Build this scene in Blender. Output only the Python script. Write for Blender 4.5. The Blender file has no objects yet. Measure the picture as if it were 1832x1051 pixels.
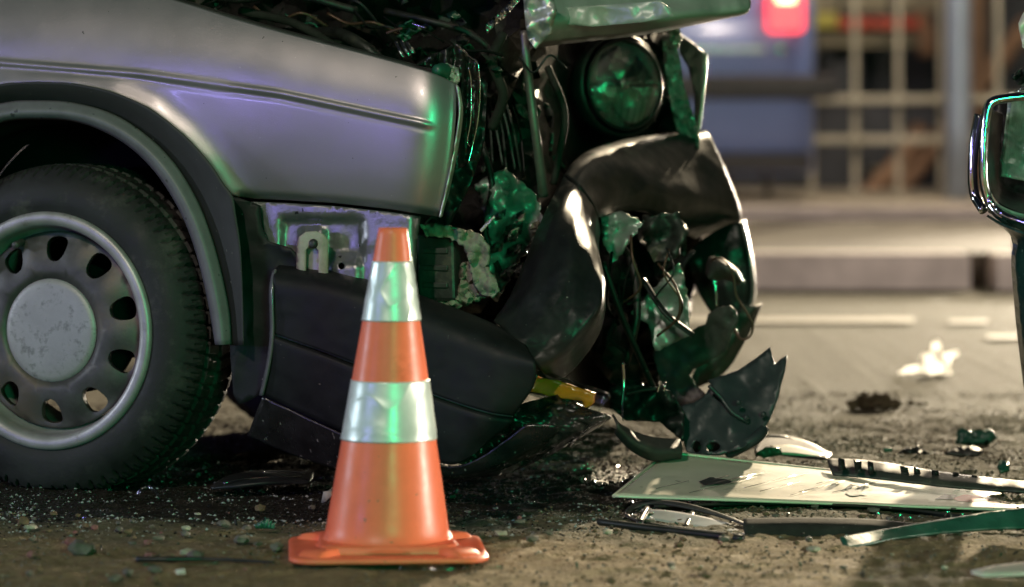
import bpy, bmesh, math, random
from mathutils import Vector, Matrix, noise
from mathutils.geometry import delaunay_2d_cdt
random.seed(7)
R = math.radians
SC = bpy.context.scene
COL = SC.collection

# ------------------------------------------------------------------ camera
F, CX, YH, H = 6000.0, 916.0, 215.0, 0.66        # focal length in photo pixels, principal column, horizon row, eye height
cam = bpy.data.cameras.new('camera')
camo = bpy.data.objects.new('camera', cam); COL.objects.link(camo)
camo.location = (0, 0, H); camo.rotation_euler = (R(90), 0, 0)
cam.sensor_width = 36; cam.lens = F / 1832 * 36
cam.shift_y = -(525.5 - YH) / 1832
cam.clip_start = 0.1; cam.clip_end = 2000
cam.dof.use_dof = True; cam.dof.focus_distance = 5.75; cam.dof.aperture_fstop = 3.1
SC.camera = camo

# ------------------------------------------------------------------ world, sun, lamps
SUN_V = Vector((0.27, 0.90, 0.33)).normalized()  # towards the floodlight behind the wreck
SUN_EL = math.asin(SUN_V.z)
w = bpy.data.worlds.new('World'); SC.world = w; w.use_nodes = True
nt = w.node_tree; bg = nt.nodes['Background']
sky = nt.nodes.new('ShaderNodeTexSky'); sky.sky_type = 'NISHITA'; sky.sun_disc = False
sky.sun_elevation = SUN_EL; sky.sun_rotation = math.atan2(SUN_V.x, SUN_V.y)
sky.dust_density = 4.0
nt.links.new(sky.outputs[0], bg.inputs[0]); bg.inputs[1].default_value = 0.003

sl = bpy.data.lights.new('sun', 'SUN'); so = bpy.data.objects.new('sun', sl); COL.objects.link(so)
sl.energy = 2.6; sl.angle = R(0.9); sl.color = (1.0, 0.82, 0.55)
so.rotation_euler = (-SUN_V).to_track_quat('-Z', 'Y').to_euler()

def lamp(name, loc, target, size, energy, color, shape='DISK', size_y=None):
    l = bpy.data.lights.new(name, 'AREA'); l.shape = shape; l.size = size
    if size_y: l.size_y = size_y
    l.energy = energy; l.color = color
    o = bpy.data.objects.new(name, l); COL.objects.link(o); o.location = loc
    o.rotation_euler = (Vector(target) - Vector(loc)).to_track_quat('-Z', 'Y').to_euler()
    return o
# lamps of the place: street lamp, green traffic signal and the blue and white lights of the emergency vehicles
lamp('street_lamp_light', (-4.0, -6.5, 8.0), (-0.3, 7, 0.4), 0.6, 400, (1.0, 0.86, 0.74))
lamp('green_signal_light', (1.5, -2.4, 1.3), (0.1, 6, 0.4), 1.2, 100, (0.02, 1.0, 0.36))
lamp('blue_beacon_light', (-5.4, 0.9, 0.9), (-0.5, 5.9, 0.5), 0.9, 29, (0.36, 0.30, 1.0), 'RECTANGLE', 0.25)
lamp('white_work_light', (-5.5, 5.75, 1.2), (-0.2, 5.1, 0.3), 0.4, 38, (0.72, 0.82, 1.0))

hb = lamp('cone_spot_light', (6.6, 5.15, 0.62), (-0.1, 5.12, 0.18), 0.2, 1.5, (1.0, 0.88, 0.74)); hb.data.spread = R(14)  # added narrow spot without a real source, brightens the cone
for hx_ in (3.4, 4.6):
    hl_ = lamp('rear_headlight', (hx_, 18.0, 0.85), (0.3, 6.6, 0.45), 0.18, 24, (1.0, 0.86, 0.66)); hl_.data.spread = R(44)
s2 = lamp('kerb_fill_light', (7.0, 3.0, 7.0), (2.6, 16, 0.2), 0.5, 40, (1.0, 0.86, 0.76)); s2.data.spread = R(62)  # added unseen lamp that brightens kerb, van and fence

SC.view_settings.view_transform = 'Standard'; SC.view_settings.look = 'None'
SC.view_settings.exposure = 1.0; SC.view_settings.gamma = 1.0
SC.cycles.use_denoising = True
SC.cycles.max_bounces = 6; SC.cycles.transmission_bounces = 6; SC.cycles.transparent_max_bounces = 8
SC.cycles.sample_clamp_indirect = 6.0

# ------------------------------------------------------------------ pixel and car frames
EYE = Vector((0, 0, H))
def ray(px, py): return Vector(((px - CX) / F, 1.0, -(py - YH) / F))
def at(px, py, Y): return EYE + ray(px, py) * Y
def gnd(px, py, z=0.0): return EYE + ray(px, py) * ((H - z) / ((py - YH) / F))
CA = R(20)
CO = Vector((-0.831, 6.0, 0)); CU = Vector((math.cos(CA), -math.sin(CA), 0)); CN = Vector((-math.sin(CA), -math.cos(CA), 0))
def side(px, py, t):                              # point of the wreck's long section at distance t outside the wheel face
    d = ray(px, py); k = (t - (EYE - CO).dot(CN)) / d.dot(CN)
    return EYE + d * k
def car(s, t, z): return CO + CU * s + CN * t + Vector((0, 0, z))

# ------------------------------------------------------------------ materials
MATS = {}
def pm(name, col, rough=0.5, metal=0.0, spec=0.5, var=0.0, vs=12, bump=0.0, bs=60, specks=None, coat=0.0,
       trans=0.0, emit=None, es=0.0, ior=1.46, rvar=0.0, rs=20, col2=None, c2s=4, c2t=0.55, aniso_stretch=None, flake=0.0):
    m = bpy.data.materials.new(name); m.use_nodes = True; n = m.node_tree.nodes; l = m.node_tree.links
    b = n['Principled BSDF']
    b.inputs['Base Color'].default_value = (*col, 1); b.inputs['Roughness'].default_value = rough
    b.inputs['Metallic'].default_value = metal; b.inputs['Specular IOR Level'].default_value = spec
    b.inputs['Coat Weight'].default_value = coat; b.inputs['Coat Roughness'].default_value = 0.12
    b.inputs['Transmission Weight'].default_value = trans; b.inputs['IOR'].default_value = ior
    if emit: b.inputs['Emission Color'].default_value = (*emit, 1); b.inputs['Emission Strength'].default_value = es
    tc = n.new('ShaderNodeTexCoord'); src = tc.outputs['Object']
    if aniso_stretch:
        mp = n.new('ShaderNodeMapping'); mp.inputs['Scale'].default_value = aniso_stretch
        l.new(src, mp.inputs[0]); src = mp.outputs[0]
    def nz(scale, det=5, rough_=0.6):
        x = n.new('ShaderNodeTexNoise'); x.inputs['Scale'].default_value = scale; x.inputs['Detail'].default_value = det
        x.inputs['Roughness'].default_value = rough_; l.new(src, x.inputs['Vector']); return x.outputs['Fac']
    def ramp(fac, a, b_, ca, cb):
        x = n.new('ShaderNodeValToRGB'); x.color_ramp.elements[0].position = a; x.color_ramp.elements[1].position = b_
        x.color_ramp.elements[0].color = ca; x.color_ramp.elements[1].color = cb; l.new(fac, x.inputs[0]); return x.outputs[0]
    cur = None
    if var:
        lo = tuple(max(0, c * (1 - var)) for c in col); hi = tuple(min(1, c * (1 + var)) for c in col)
        cur = ramp(nz(vs, 7, 0.65), 0.3, 0.7, (*lo, 1), (*hi, 1))
    def mix(cur, c2, fac):
        x = n.new('ShaderNodeMix'); x.data_type = 'RGBA'
        l.new(fac, x.inputs['Factor'])
        if cur is None: x.inputs['A'].default_value = (*col, 1)
        else: l.new(cur, x.inputs['A'])
        x.inputs['B'].default_value = (*c2, 1); return x.outputs['Result']
    if col2:
        cur = mix(cur, col2, ramp(nz(c2s, 8, 0.7), c2t, c2t + 0.12, (0, 0, 0, 1), (1, 1, 1, 1)))
    if specks:
        for (sc, ssc, th) in specks:
            cur = mix(cur, sc, ramp(nz(ssc, 2, 0.5), th, th + 0.02, (0, 0, 0, 1), (1, 1, 1, 1)))
    if cur is not None: l.new(cur, b.inputs['Base Color'])
    if rvar:
        mr = n.new('ShaderNodeMapRange'); mr.inputs[1].default_value = 0.3; mr.inputs[2].default_value = 0.7
        mr.inputs[3].default_value = max(0.03, rough - rvar); mr.inputs[4].default_value = min(1, rough + rvar)
        l.new(nz(rs, 6, 0.65), mr.inputs[0]); l.new(mr.outputs[0], b.inputs['Roughness'])
    nrm = None
    if bump:
        bp = n.new('ShaderNodeBump'); bp.inputs['Strength'].default_value = 1.0; bp.inputs['Distance'].default_value = bump
        l.new(nz(bs, 6, 0.6), bp.inputs['Height']); nrm = bp.outputs[0]
    if flake:
        bp = n.new('ShaderNodeBump'); bp.inputs['Strength'].default_value = 1.0; bp.inputs['Distance'].default_value = flake
        l.new(nz(900, 1, 0.5), bp.inputs['Height'])
        if nrm: l.new(nrm, bp.inputs['Normal'])
        nrm = bp.outputs[0]
    if nrm: l.new(nrm, b.inputs['Normal'])
    MATS[name] = m
    return m

pm('silver_paint', (0.34, 0.315, 0.315), 0.36, 0.75, var=0.06, vs=3, coat=0.25, rvar=0.05, rs=7, flake=0.0002,
   specks=[((0.6, 0.58, 0.55), 260, 0.76), ((0.03, 0.03, 0.03), 110, 0.765)])
pm('bare_panel', (0.26, 0.25, 0.255), 0.34, 0.75, var=0.12, vs=14, bump=0.0006, bs=210, rvar=0.08,
   specks=[((0.05, 0.05, 0.05), 60, 0.72)])
pm('torn_metal', (0.55, 0.53, 0.48), 0.42, 0.7, var=0.3, vs=30, bump=0.001, bs=60)
pm('black_plastic', (0.014, 0.015, 0.016), 0.38, 0, 0.35, var=0.25, vs=20, bump=0.0003, bs=120, rvar=0.1,
   col2=(0.022, 0.021, 0.020), c2s=9, c2t=0.58, specks=[((0.16, 0.15, 0.13), 120, 0.74)])
pm('black_matte', (0.008, 0.008, 0.008), 0.9, 0, 0.1, var=0.3, vs=10, bump=0.001, bs=40)
pm('bumper_black', (0.010, 0.011, 0.0115), 0.55, 0, 0.22, var=0.3, vs=20, bump=0.0002, bs=200, rvar=0.12, specks=[((0.12, 0.115, 0.10), 140, 0.75)])
pm('lit_edge_plastic', (0.10, 0.10, 0.105), 0.22, 0, 0.7, var=0.2, vs=30)  # bumper plastic in a lighter tone, lit edges put into the colour
pm('guard_plastic', (0.028, 0.034, 0.042), 0.42, 0, 0.5, var=0.15, vs=12, bump=0.0005, bs=40, rvar=0.08, specks=[((0.15, 0.15, 0.14), 100, 0.74)])
pm('beam_plastic', (0.026, 0.025, 0.023), 0.7, 0, 0.06, var=0.4, vs=18, bump=0.001, bs=40, specks=[((0.15, 0.15, 0.13), 90, 0.72)])
pm('scuffed_plastic', (0.014, 0.013, 0.013), 0.30, 0, 0.5, col2=(0.038, 0.036, 0.033), c2s=34, c2t=0.62, var=0.4, vs=25, bump=0.0004, bs=70, rvar=0.10,
   aniso_stretch=(1, 1, 0.25), specks=[((0.20, 0.19, 0.17), 110, 0.71)])
pm('dull_plastic', (0.045, 0.043, 0.042), 0.5, 0, 0.4, var=0.35, vs=18, bump=0.001, bs=50, col2=(0.09, 0.08, 0.066), c2s=7, c2t=0.57,
   specks=[((0.18, 0.16, 0.13), 100, 0.72)])
pm('grey_trim', (0.13, 0.125, 0.13), 0.5, 0.1, 0.4, var=0.15, vs=30, bump=0.0003, bs=200, specks=[((0.05, 0.05, 0.05), 60, 0.7)])
pm('flare_dark', (0.022, 0.021, 0.020), 0.6, 0.0, 0.4, var=0.2, vs=15, specks=[((0.12, 0.11, 0.1), 130, 0.74)])
pm('rubber', (0.016, 0.0155, 0.015), 0.66, 0, 0.35, var=0.4, vs=10, bump=0.0008, bs=90, col2=(0.05, 0.045, 0.04), c2s=9, c2t=0.54, rvar=0.12)
pm('rim_silver', (0.36, 0.335, 0.33), 0.46, 0.55, var=0.18, vs=25, bump=0.0003, bs=200, col2=(0.16, 0.14, 0.12), c2s=16, c2t=0.6)
pm('rim_disc', (0.075, 0.068, 0.066), 0.52, 0.4, var=0.4, vs=14, bump=0.0004, bs=120, col2=(0.10, 0.078, 0.062), c2s=8, c2t=0.52)
pm('hub_cap', (0.30, 0.275, 0.28), 0.5, 0.3, var=0.12, vs=20, col2=(0.17, 0.16, 0.155), c2s=45, c2t=0.53, bump=0.0004, bs=150)
pm('dark_metal', (0.045, 0.046, 0.045), 0.5, 0.5, var=0.5, vs=16, bump=0.0025, bs=30, rvar=0.15, col2=(0.12, 0.10, 0.08), c2s=9, c2t=0.56)
pm('engine_grime', (0.018, 0.017, 0.016), 0.5, 0.2, var=0.6, vs=22, bump=0.002, bs=60, rvar=0.2, col2=(0.05, 0.04, 0.028), c2s=12, c2t=0.58)
pm('steel_strip', (0.16, 0.16, 0.15), 0.45, 0.7, var=0.3, vs=20, bump=0.0008, bs=60, col2=(0.13, 0.10, 0.07), c2s=14, c2t=0.57)
pm('foam', (0.25, 0.24, 0.18), 0.85, 0, 0.25, var=0.35, vs=30, bump=0.003, bs=110, col2=(0.16, 0.15, 0.12), c2s=22, c2t=0.53)
pm('amber', (0.78, 0.27, 0.02), 0.25, 0, 0.4, var=0.15, vs=30, trans=0.0, coat=0.4)
pm('clear_plastic', (0.95, 0.97, 0.96), 0.06, 0, 0.5, trans=1.0, rvar=0.03, rs=40, bump=0.0004, bs=60)
pm('lamp_glass', (0.93, 0.95, 0.94), 0.05, 0, 0.5, trans=0.95, bump=0.0012, bs=40)
pm('chrome', (0.78, 0.78, 0.77), 0.10, 1.0, var=0.08, vs=20, rvar=0.05, bump=0.0003, bs=40)
pm('bright_plate', (0.62, 0.63, 0.66), 0.3, 0.3, var=0.25, vs=16)
pm('reflector', (0.72, 0.73, 0.72), 0.18, 1.0, bump=0.012, bs=24)
pm('orange_pvc', (0.80, 0.165, 0.078), 0.38, 0, 0.42, var=0.10, vs=14, rvar=0.07, bump=0.0004, bs=40, col2=(0.55, 0.10, 0.04), c2s=6, c2t=0.58,
   specks=[((0.30, 0.14, 0.07), 90, 0.73)])
pm('band_white', (0.55, 0.61, 0.57), 0.38, 0.35, 0.6, var=0.06, vs=18, bump=0.0004, bs=17, rvar=0.08, specks=[((0.2, 0.2, 0.2), 80, 0.74)])
pm('white_panel', (0.60, 0.56, 0.46), 0.34, 0.1, 0.5, var=0.10, vs=10, rvar=0.08, bump=0.0003, bs=60, col2=(0.40, 0.37, 0.29), c2s=7, c2t=0.60,
   specks=[((0.12, 0.11, 0.09), 70, 0.73)], aniso_stretch=(0.5, 1, 1.5))
pm('red_print', (0.50, 0.05, 0.04), 0.3, var=0.3, vs=40)
pm('black_print', (0.02, 0.022, 0.025), 0.35, var=0.3, vs=40)
pm('green_lit_plastic', (0.014, 0.075, 0.05), 0.35, 0, 0.5, var=0.35, vs=22, bump=0.0008, bs=60, rvar=0.1, specks=[((0.2, 0.25, 0.2), 90, 0.72)])  # green light on dark plastic is put into its colour
pm('tissue', (0.90, 0.88, 0.82), 0.9, 0, 0.2, bump=0.002, bs=60)
pm('copper_wire', (0.10, 0.05, 0.035), 0.4, 0.4)
pm('dirt', (0.10, 0.08, 0.05), 0.95, 0, 0.2, var=0.5, vs=40, bump=0.004, bs=60)
pm('stone_grey', (0.11, 0.098, 0.082), 0.8, 0, 0.35, var=0.35, vs=60, bump=0.0015, bs=120)
pm('stone_brown', (0.12, 0.080, 0.048), 0.85, 0, 0.3, var=0.35, vs=60, bump=0.0015, bs=120)
pm('stone_red', (0.20, 0.085, 0.08), 0.8, 0, 0.3, var=0.35, vs=60, bump=0.0015, bs=120)
pm('stone_pale', (0.33, 0.30, 0.24), 0.75, 0, 0.4, var=0.2, vs=60, bump=0.001, bs=120)
pm('concrete', (0.55, 0.48, 0.43), 0.85, 0, 0.3, var=0.25, vs=5, bump=0.004, bs=40)
pm('soil', (0.10, 0.082, 0.062), 0.95, 0, 0.2, var=0.5, vs=3, bump=0.01, bs=14)
pm('paving', (0.33, 0.29, 0.23), 0.85, 0, 0.3, var=0.25, vs=2, bump=0.003, bs=30)
pm('line_paint', (0.17, 0.155, 0.095), 0.6, 0, 0.4, var=0.25, vs=14, col2=(0.2, 0.17, 0.1), c2s=9, c2t=0.62)
pm('fence_paint', (0.40, 0.365, 0.29), 0.5, 0, 0.4, var=0.15, vs=10)
pm('post_paint', (0.34, 0.40, 0.50), 0.4, 0.3, 0.4, var=0.1, vs=6)
pm('van_paint', (0.17, 0.23, 0.48), 0.35, 0.1, coat=0.3, var=0.05, vs=3)
pm('van_trim', (0.045, 0.042, 0.045), 0.5, 0, 0.4, var=0.2, vs=8)
pm('window_glass', (0.02, 0.024, 0.03), 0.06, 0, 0.6)
pm('tail_lamp', (0.55, 0.03, 0.03), 0.2, 0, 0.5, emit=(1.0, 0.06, 0.07), es=1.6)
pm('lamp_bulb', (1.0, 0.75, 0.4), 0.3, emit=(1.0, 0.55, 0.25), es=5.0)
pm('wall_dark', (0.055, 0.058, 0.068), 0.8, 0, 0.3, var=0.4, vs=2, bump=0.004, bs=10)
pm('sign_red', (0.50, 0.075, 0.045), 0.5, var=0.15, vs=4)
pm('sign_yellow', (0.46, 0.40, 0.08), 0.5, var=0.15, vs=4)
pm('board_tan', (0.24, 0.21, 0.15), 0.7, var=0.25, vs=3)
pm('timber', (0.27, 0.16, 0.10), 0.75, var=0.3, vs=6)
pm('dark_paint', (0.012, 0.045, 0.036), 0.22, 0.3, 0.5, coat=0.4, var=0.3, vs=14, bump=0.001, bs=40, specks=[((0.2, 0.25, 0.22), 110, 0.72)])
pm('cavity_metal', (0.32, 0.335, 0.32), 0.35, 0.5, var=0.12, vs=18, bump=0.0006, bs=90, rvar=0.12)
pm('glass_crumb', (0.30, 0.32, 0.31), 0.09, spec=1.0)
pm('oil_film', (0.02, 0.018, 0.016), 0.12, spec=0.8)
pm('pale_paint', (0.36, 0.37, 0.35), 0.4, 0.2, var=0.15, vs=9, col2=(0.05, 0.05, 0.05), c2s=10, c2t=0.62)

def thin_glass(name, tint, rough, bump, bs):
    m = MATS[name]; n = m.node_tree.nodes; l = m.node_tree.links
    tr_ = n.new('ShaderNodeBsdfTransparent'); tr_.inputs[0].default_value = (*tint, 1)
    gl = n.new('ShaderNodeBsdfGlossy'); gl.inputs['Roughness'].default_value = rough
    fr_ = n.new('ShaderNodeLayerWeight'); fr_.inputs[0].default_value = .5; pw = n.new('ShaderNodeMath'); pw.operation = 'POWER'; pw.inputs[1].default_value = 4.0
    l.new(fr_.outputs['Facing'], pw.inputs[0]); ma = n.new('ShaderNodeMath'); ma.operation = 'MULTIPLY_ADD'; ma.inputs[1].default_value = .7; ma.inputs[2].default_value = .07; l.new(pw.outputs[0], ma.inputs[0])
    tx = n.new('ShaderNodeTexCoord'); nz_ = n.new('ShaderNodeTexNoise'); nz_.inputs['Scale'].default_value = bs; nz_.inputs['Detail'].default_value = 4
    l.new(tx.outputs['Object'], nz_.inputs['Vector']); bp = n.new('ShaderNodeBump'); bp.inputs['Distance'].default_value = bump; l.new(nz_.outputs['Fac'], bp.inputs['Height'])
    l.new(bp.outputs[0], gl.inputs['Normal']); l.new(bp.outputs[0], fr_.inputs['Normal'])
    mx = n.new('ShaderNodeMixShader'); l.new(ma.outputs[0], mx.inputs[0]); l.new(tr_.outputs[0], mx.inputs[1]); l.new(gl.outputs[0], mx.inputs[2])
    l.new(mx.outputs[0], n['Material Output'].inputs['Surface'])
thin_glass('lamp_glass', (.90, .94, .92), .06, .004, 45)
thin_glass('clear_plastic', (.86, .90, .88), .10, .0006, 60)
_m = MATS['tissue']; _n = _m.node_tree.nodes; _l = _m.node_tree.links
_t = _n.new('ShaderNodeBsdfTranslucent'); _t.inputs[0].default_value = (.95, .93, .88, 1); _d = _n.new('ShaderNodeBsdfDiffuse'); _d.inputs[0].default_value = (.92, .90, .85, 1)
_x = _n.new('ShaderNodeMixShader'); _x.inputs[0].default_value = .75; _l.new(_d.outputs[0], _x.inputs[1]); _l.new(_t.outputs[0], _x.inputs[2])
_l.new(_x.outputs[0], _n['Material Output'].inputs['Surface'])
def ground_material():
    m = bpy.data.materials.new('asphalt'); m.use_nodes = True; n = m.node_tree.nodes; l = m.node_tree.links
    b = n['Principled BSDF']; tc = n.new('ShaderNodeTexCoord'); P = tc.outputs['Object']
    def nz(scale, det=6, r=0.6, vec=P):
        x = n.new('ShaderNodeTexNoise'); x.inputs['Scale'].default_value = scale; x.inputs['Detail'].default_value = det
        x.inputs['Roughness'].default_value = r; l.new(vec, x.inputs['Vector']); return x.outputs['Fac']
    def ramp(fac, *st):
        x = n.new('ShaderNodeValToRGB'); e = x.color_ramp.elements
        e[0].position, e[0].color = st[0][0], (*st[0][1], 1); e[1].position, e[1].color = st[-1][0], (*st[-1][1], 1)
        for p, c in st[1:-1]: k = e.new(p); k.color = (*c, 1)
        l.new(fac, x.inputs[0]); return x.outputs[0]
    def mixc(a, bb, f):
        x = n.new('ShaderNodeMix'); x.data_type = 'RGBA'; l.new(f, x.inputs['Factor']); l.new(a, x.inputs['A']); l.new(bb, x.inputs['B']); return x.outputs['Result']
    def M(op, a, bb=None, c=None):
        x = n.new('ShaderNodeMath'); x.operation = op
        for i, v in enumerate((a, bb, c)):
            if v is None: continue
            if isinstance(v, (int, float)): x.inputs[i].default_value = v
            else: l.new(v, x.inputs[i])
        return x.outputs[0]
    base = ramp(nz(90, 8, 0.7), (0.28, (0.040, 0.036, 0.024)), (0.5, (0.092, 0.084, 0.054)), (0.72, (0.19, 0.175, 0.12)))
    big = ramp(nz(1.6, 5), (0.3, (0.070, 0.062, 0.038)), (0.7, (0.125, 0.112, 0.072)))
    base = mixc(base, big, M('MULTIPLY', nz(3, 4), 0.7))
    # brown earth dragged over the foreground
    sep = n.new('ShaderNodeSeparateXYZ'); l.new(P, sep.inputs[0]); X, Y = sep.outputs[0], sep.outputs[1]
    wob = M('MULTIPLY', M('SUBTRACT', nz(2.6, 6), 0.5), 0.9)
    earth = ramp(nz(40, 8, 0.7), (0.3, (0.105, 0.074, 0.036)), (0.7, (0.30, 0.225, 0.125)))
    mr = n.new('ShaderNodeMapRange'); mr.interpolation_type = 'SMOOTHSTEP'
    l.new(M('ADD', Y, wob), mr.inputs[0]); mr.inputs[1].default_value = 5.55; mr.inputs[2].default_value = 5.2
    col = mixc(base, earth, M('MULTIPLY', mr.outputs[0], 0.8))
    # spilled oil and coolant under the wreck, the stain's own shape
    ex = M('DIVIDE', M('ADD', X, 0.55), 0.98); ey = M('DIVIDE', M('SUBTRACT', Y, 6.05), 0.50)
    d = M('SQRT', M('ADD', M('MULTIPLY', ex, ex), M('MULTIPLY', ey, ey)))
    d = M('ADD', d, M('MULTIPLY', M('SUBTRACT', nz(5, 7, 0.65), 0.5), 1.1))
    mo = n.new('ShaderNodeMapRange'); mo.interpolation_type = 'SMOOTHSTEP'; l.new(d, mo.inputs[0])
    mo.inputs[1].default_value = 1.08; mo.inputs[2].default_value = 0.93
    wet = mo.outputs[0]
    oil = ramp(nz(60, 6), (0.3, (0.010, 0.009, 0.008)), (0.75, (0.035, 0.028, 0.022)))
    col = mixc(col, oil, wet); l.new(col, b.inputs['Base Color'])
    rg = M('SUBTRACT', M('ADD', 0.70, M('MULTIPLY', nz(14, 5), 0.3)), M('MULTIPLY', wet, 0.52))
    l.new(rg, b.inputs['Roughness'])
    b.inputs['Specular IOR Level'].default_value = 0.12
    h = M('ADD', M('MULTIPLY', nz(160, 3, 0.5), 1.0), M('MULTIPLY', nz(34, 6, 0.65), 1.6))
    bp = n.new('ShaderNodeBump'); bp.inputs['Distance'].default_value = 0.004; bp.inputs['Strength'].default_value = 0.9
    l.new(h, bp.inputs['Height']); l.new(bp.outputs[0], b.inputs['Normal'])
    return m
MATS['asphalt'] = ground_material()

# ------------------------------------------------------------------ helpers
WL = {}                                            # world position of every object's origin
def wl(o): return WL.get(o.name, Vector((0, 0, 0)))
def empty(name, loc, label, cat, group=None):
    o = bpy.data.objects.new(name, None); COL.objects.link(o); o.location = loc; o.empty_display_size = 0.1
    WL[o.name] = Vector(loc); o['label'] = label; o['category'] = cat
    if group: o['group'] = group
    return o
def tag(o, label, cat, group=None):
    o['label'] = label; o['category'] = cat
    if group: o['group'] = group
    return o
def struct(o): o['kind'] = 'structure'; return o
def mk(name, verts, faces, mat, parent=None, smooth=True, thick=0, origin=None, bevel=0, mats=None, fm=None, sharp=0):
    vs = [Vector(v) for v in verts]
    if origin is None:
        c = Vector((0, 0, 0))
        for v in vs: c += v
        c /= max(1, len(vs)); 
        if parent is None: c.z = min(v.z for v in vs)
    else: c = Vector(origin)
    me = bpy.data.meshes.new(name); me.from_pydata([v - c for v in vs], [], faces)
    bm = bmesh.new(); bm.from_mesh(me); bmesh.ops.recalc_face_normals(bm, faces=bm.faces); bm.to_mesh(me); bm.free()
    me.materials.append(MATS[mat])
    for x in (mats or []): me.materials.append(MATS[x])
    if fm:
        for p, k in zip(me.polygons, fm): p.material_index = k
    if smooth and sharp: me.polygons.foreach_set('use_smooth', [True] * len(me.polygons)); me.set_sharp_from_angle(angle=R(sharp))
    elif smooth: me.polygons.foreach_set('use_smooth', [True] * len(me.polygons))
    o = bpy.data.objects.new(name, me); COL.objects.link(o)
    if parent: o.parent = parent; o.location = c - wl(parent)
    else: o.location = c
    WL[o.name] = c
    if thick:
        md = o.modifiers.new('thickness', 'SOLIDIFY'); md.thickness = thick; md.offset = 0
    if bevel:
        md = o.modifiers.new('bevel', 'BEVEL'); md.width = bevel; md.segments = 2; md.limit_method = 'ANGLE'; md.angle_limit = R(40)
    return o
def crs(pts, n, smooth=True):                      # resample a polyline evenly, Catmull-Rom if smooth
    P = [Vector(p) for p in pts]
    if len(P) == 1: return [P[0]] * n
    dense = []
    for i in range(len(P) - 1):
        p0 = P[i - 1] if i else P[0] * 2 - P[1]; p1 = P[i]; p2 = P[i + 1]; p3 = P[i + 2] if i + 2 < len(P) else P[-1] * 2 - P[-2]
        for k in range(12):
            u = k / 12
            if smooth: dense.append(0.5 * ((2 * p1) + (p2 - p0) * u + (2 * p0 - 5 * p1 + 4 * p2 - p3) * u * u + (3 * p1 - p0 - 3 * p2 + p3) * u ** 3))
            else: dense.append(p1.lerp(p2, u))
    dense.append(P[-1])
    L = [0]
    for i in range(1, len(dense)): L.append(L[-1] + (dense[i] - dense[i - 1]).length)
    out = []; j = 0
    for k in range(n):
        d = L[-1] * k / (n - 1)
        while j < len(L) - 2 and L[j + 1] < d: j += 1
        u = 0 if L[j + 1] == L[j] else (d - L[j]) / (L[j + 1] - L[j])
        out.append(dense[j].lerp(dense[j + 1], min(1, max(0, u))))
    return out
def grid(name, rows, mat, parent=None, smooth=True, thick=0, closed=False, origin=None, sharp=0):
    nr, nc = len(rows), len(rows[0]); vs = [v for r in rows for v in r]; fs = []
    for i in range(nr - 1):
        for j in range(nc if closed else nc - 1):
            k = (j + 1) % nc
            fs.append((i * nc + j, i * nc + k, (i + 1) * nc + k, (i + 1) * nc + j))
    return mk(name, vs, fs, mat, parent, smooth, thick, origin, sharp=sharp)
def ridged(v): return 1 - 2 * abs(noise.noise(v))
def crump(px, py, amp, sc, seed):
    if not amp: return 0
    v = Vector((px / sc, py / sc, seed * 7.31))
    return amp * (0.7 * (ridged(v) - 0.5) + 0.5 * noise.noise(v * 2.3) + 0.25 * ridged(v * 4.1))
def loft(name, rows, mat, parent, nu=40, nv=16, su=True, sv=True, thick=0.003, amp=0, sc=60, seed=1, proj=side, fold=False):
    rr = [crs(r, nu, su) for r in rows]
    if fold:                                         # crisp folds: tight rounding at every inner row
        q = [rr[0]]
        for i in range(1, len(rr) - 1): q += [[a.lerp(b, .14) for a, b in zip(rr[i], rr[i - 1])], [a * .9 + (b + c) * .05 for a, b, c in zip(rr[i], rr[i - 1], rr[i + 1])], [a.lerp(b, .14) for a, b in zip(rr[i], rr[i + 1])]]
        rr = q + [rr[-1]]; sv = False
    cols = [crs([r[j] for r in rr], nv, sv) for j in range(nu)]
    g = [[proj(cols[j][i].x, cols[j][i].y, cols[j][i].z + crump(cols[j][i].x, cols[j][i].y, amp, sc, seed)) for j in range(nu)] for i in range(nv)]
    return grid(name, g, mat, parent, True, thick)
def inpoly(x, y, P):
    c = False; j = len(P) - 1
    for i in range(len(P)):
        if (P[i][1] > y) != (P[j][1] > y) and x < (P[j][0] - P[i][0]) * (y - P[i][1]) / (P[j][1] - P[i][1]) + P[i][0]: c = not c
        j = i
    return c
def polyrs(P, step, jag=0):
    out = []
    for i in range(len(P)):
        a = Vector(P[i][:2]); b = Vector(P[(i + 1) % len(P)][:2]); k = max(1, int((b - a).length / step))
        for q in range(k):
            p = a.lerp(b, q / k)
            if q and jag: p += Vector((noise.noise(Vector((p.x / 9, p.y / 9, 1))), noise.noise(Vector((p.x / 9, p.y / 9, 5))))) * jag
            out.append(p)
    return out
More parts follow.
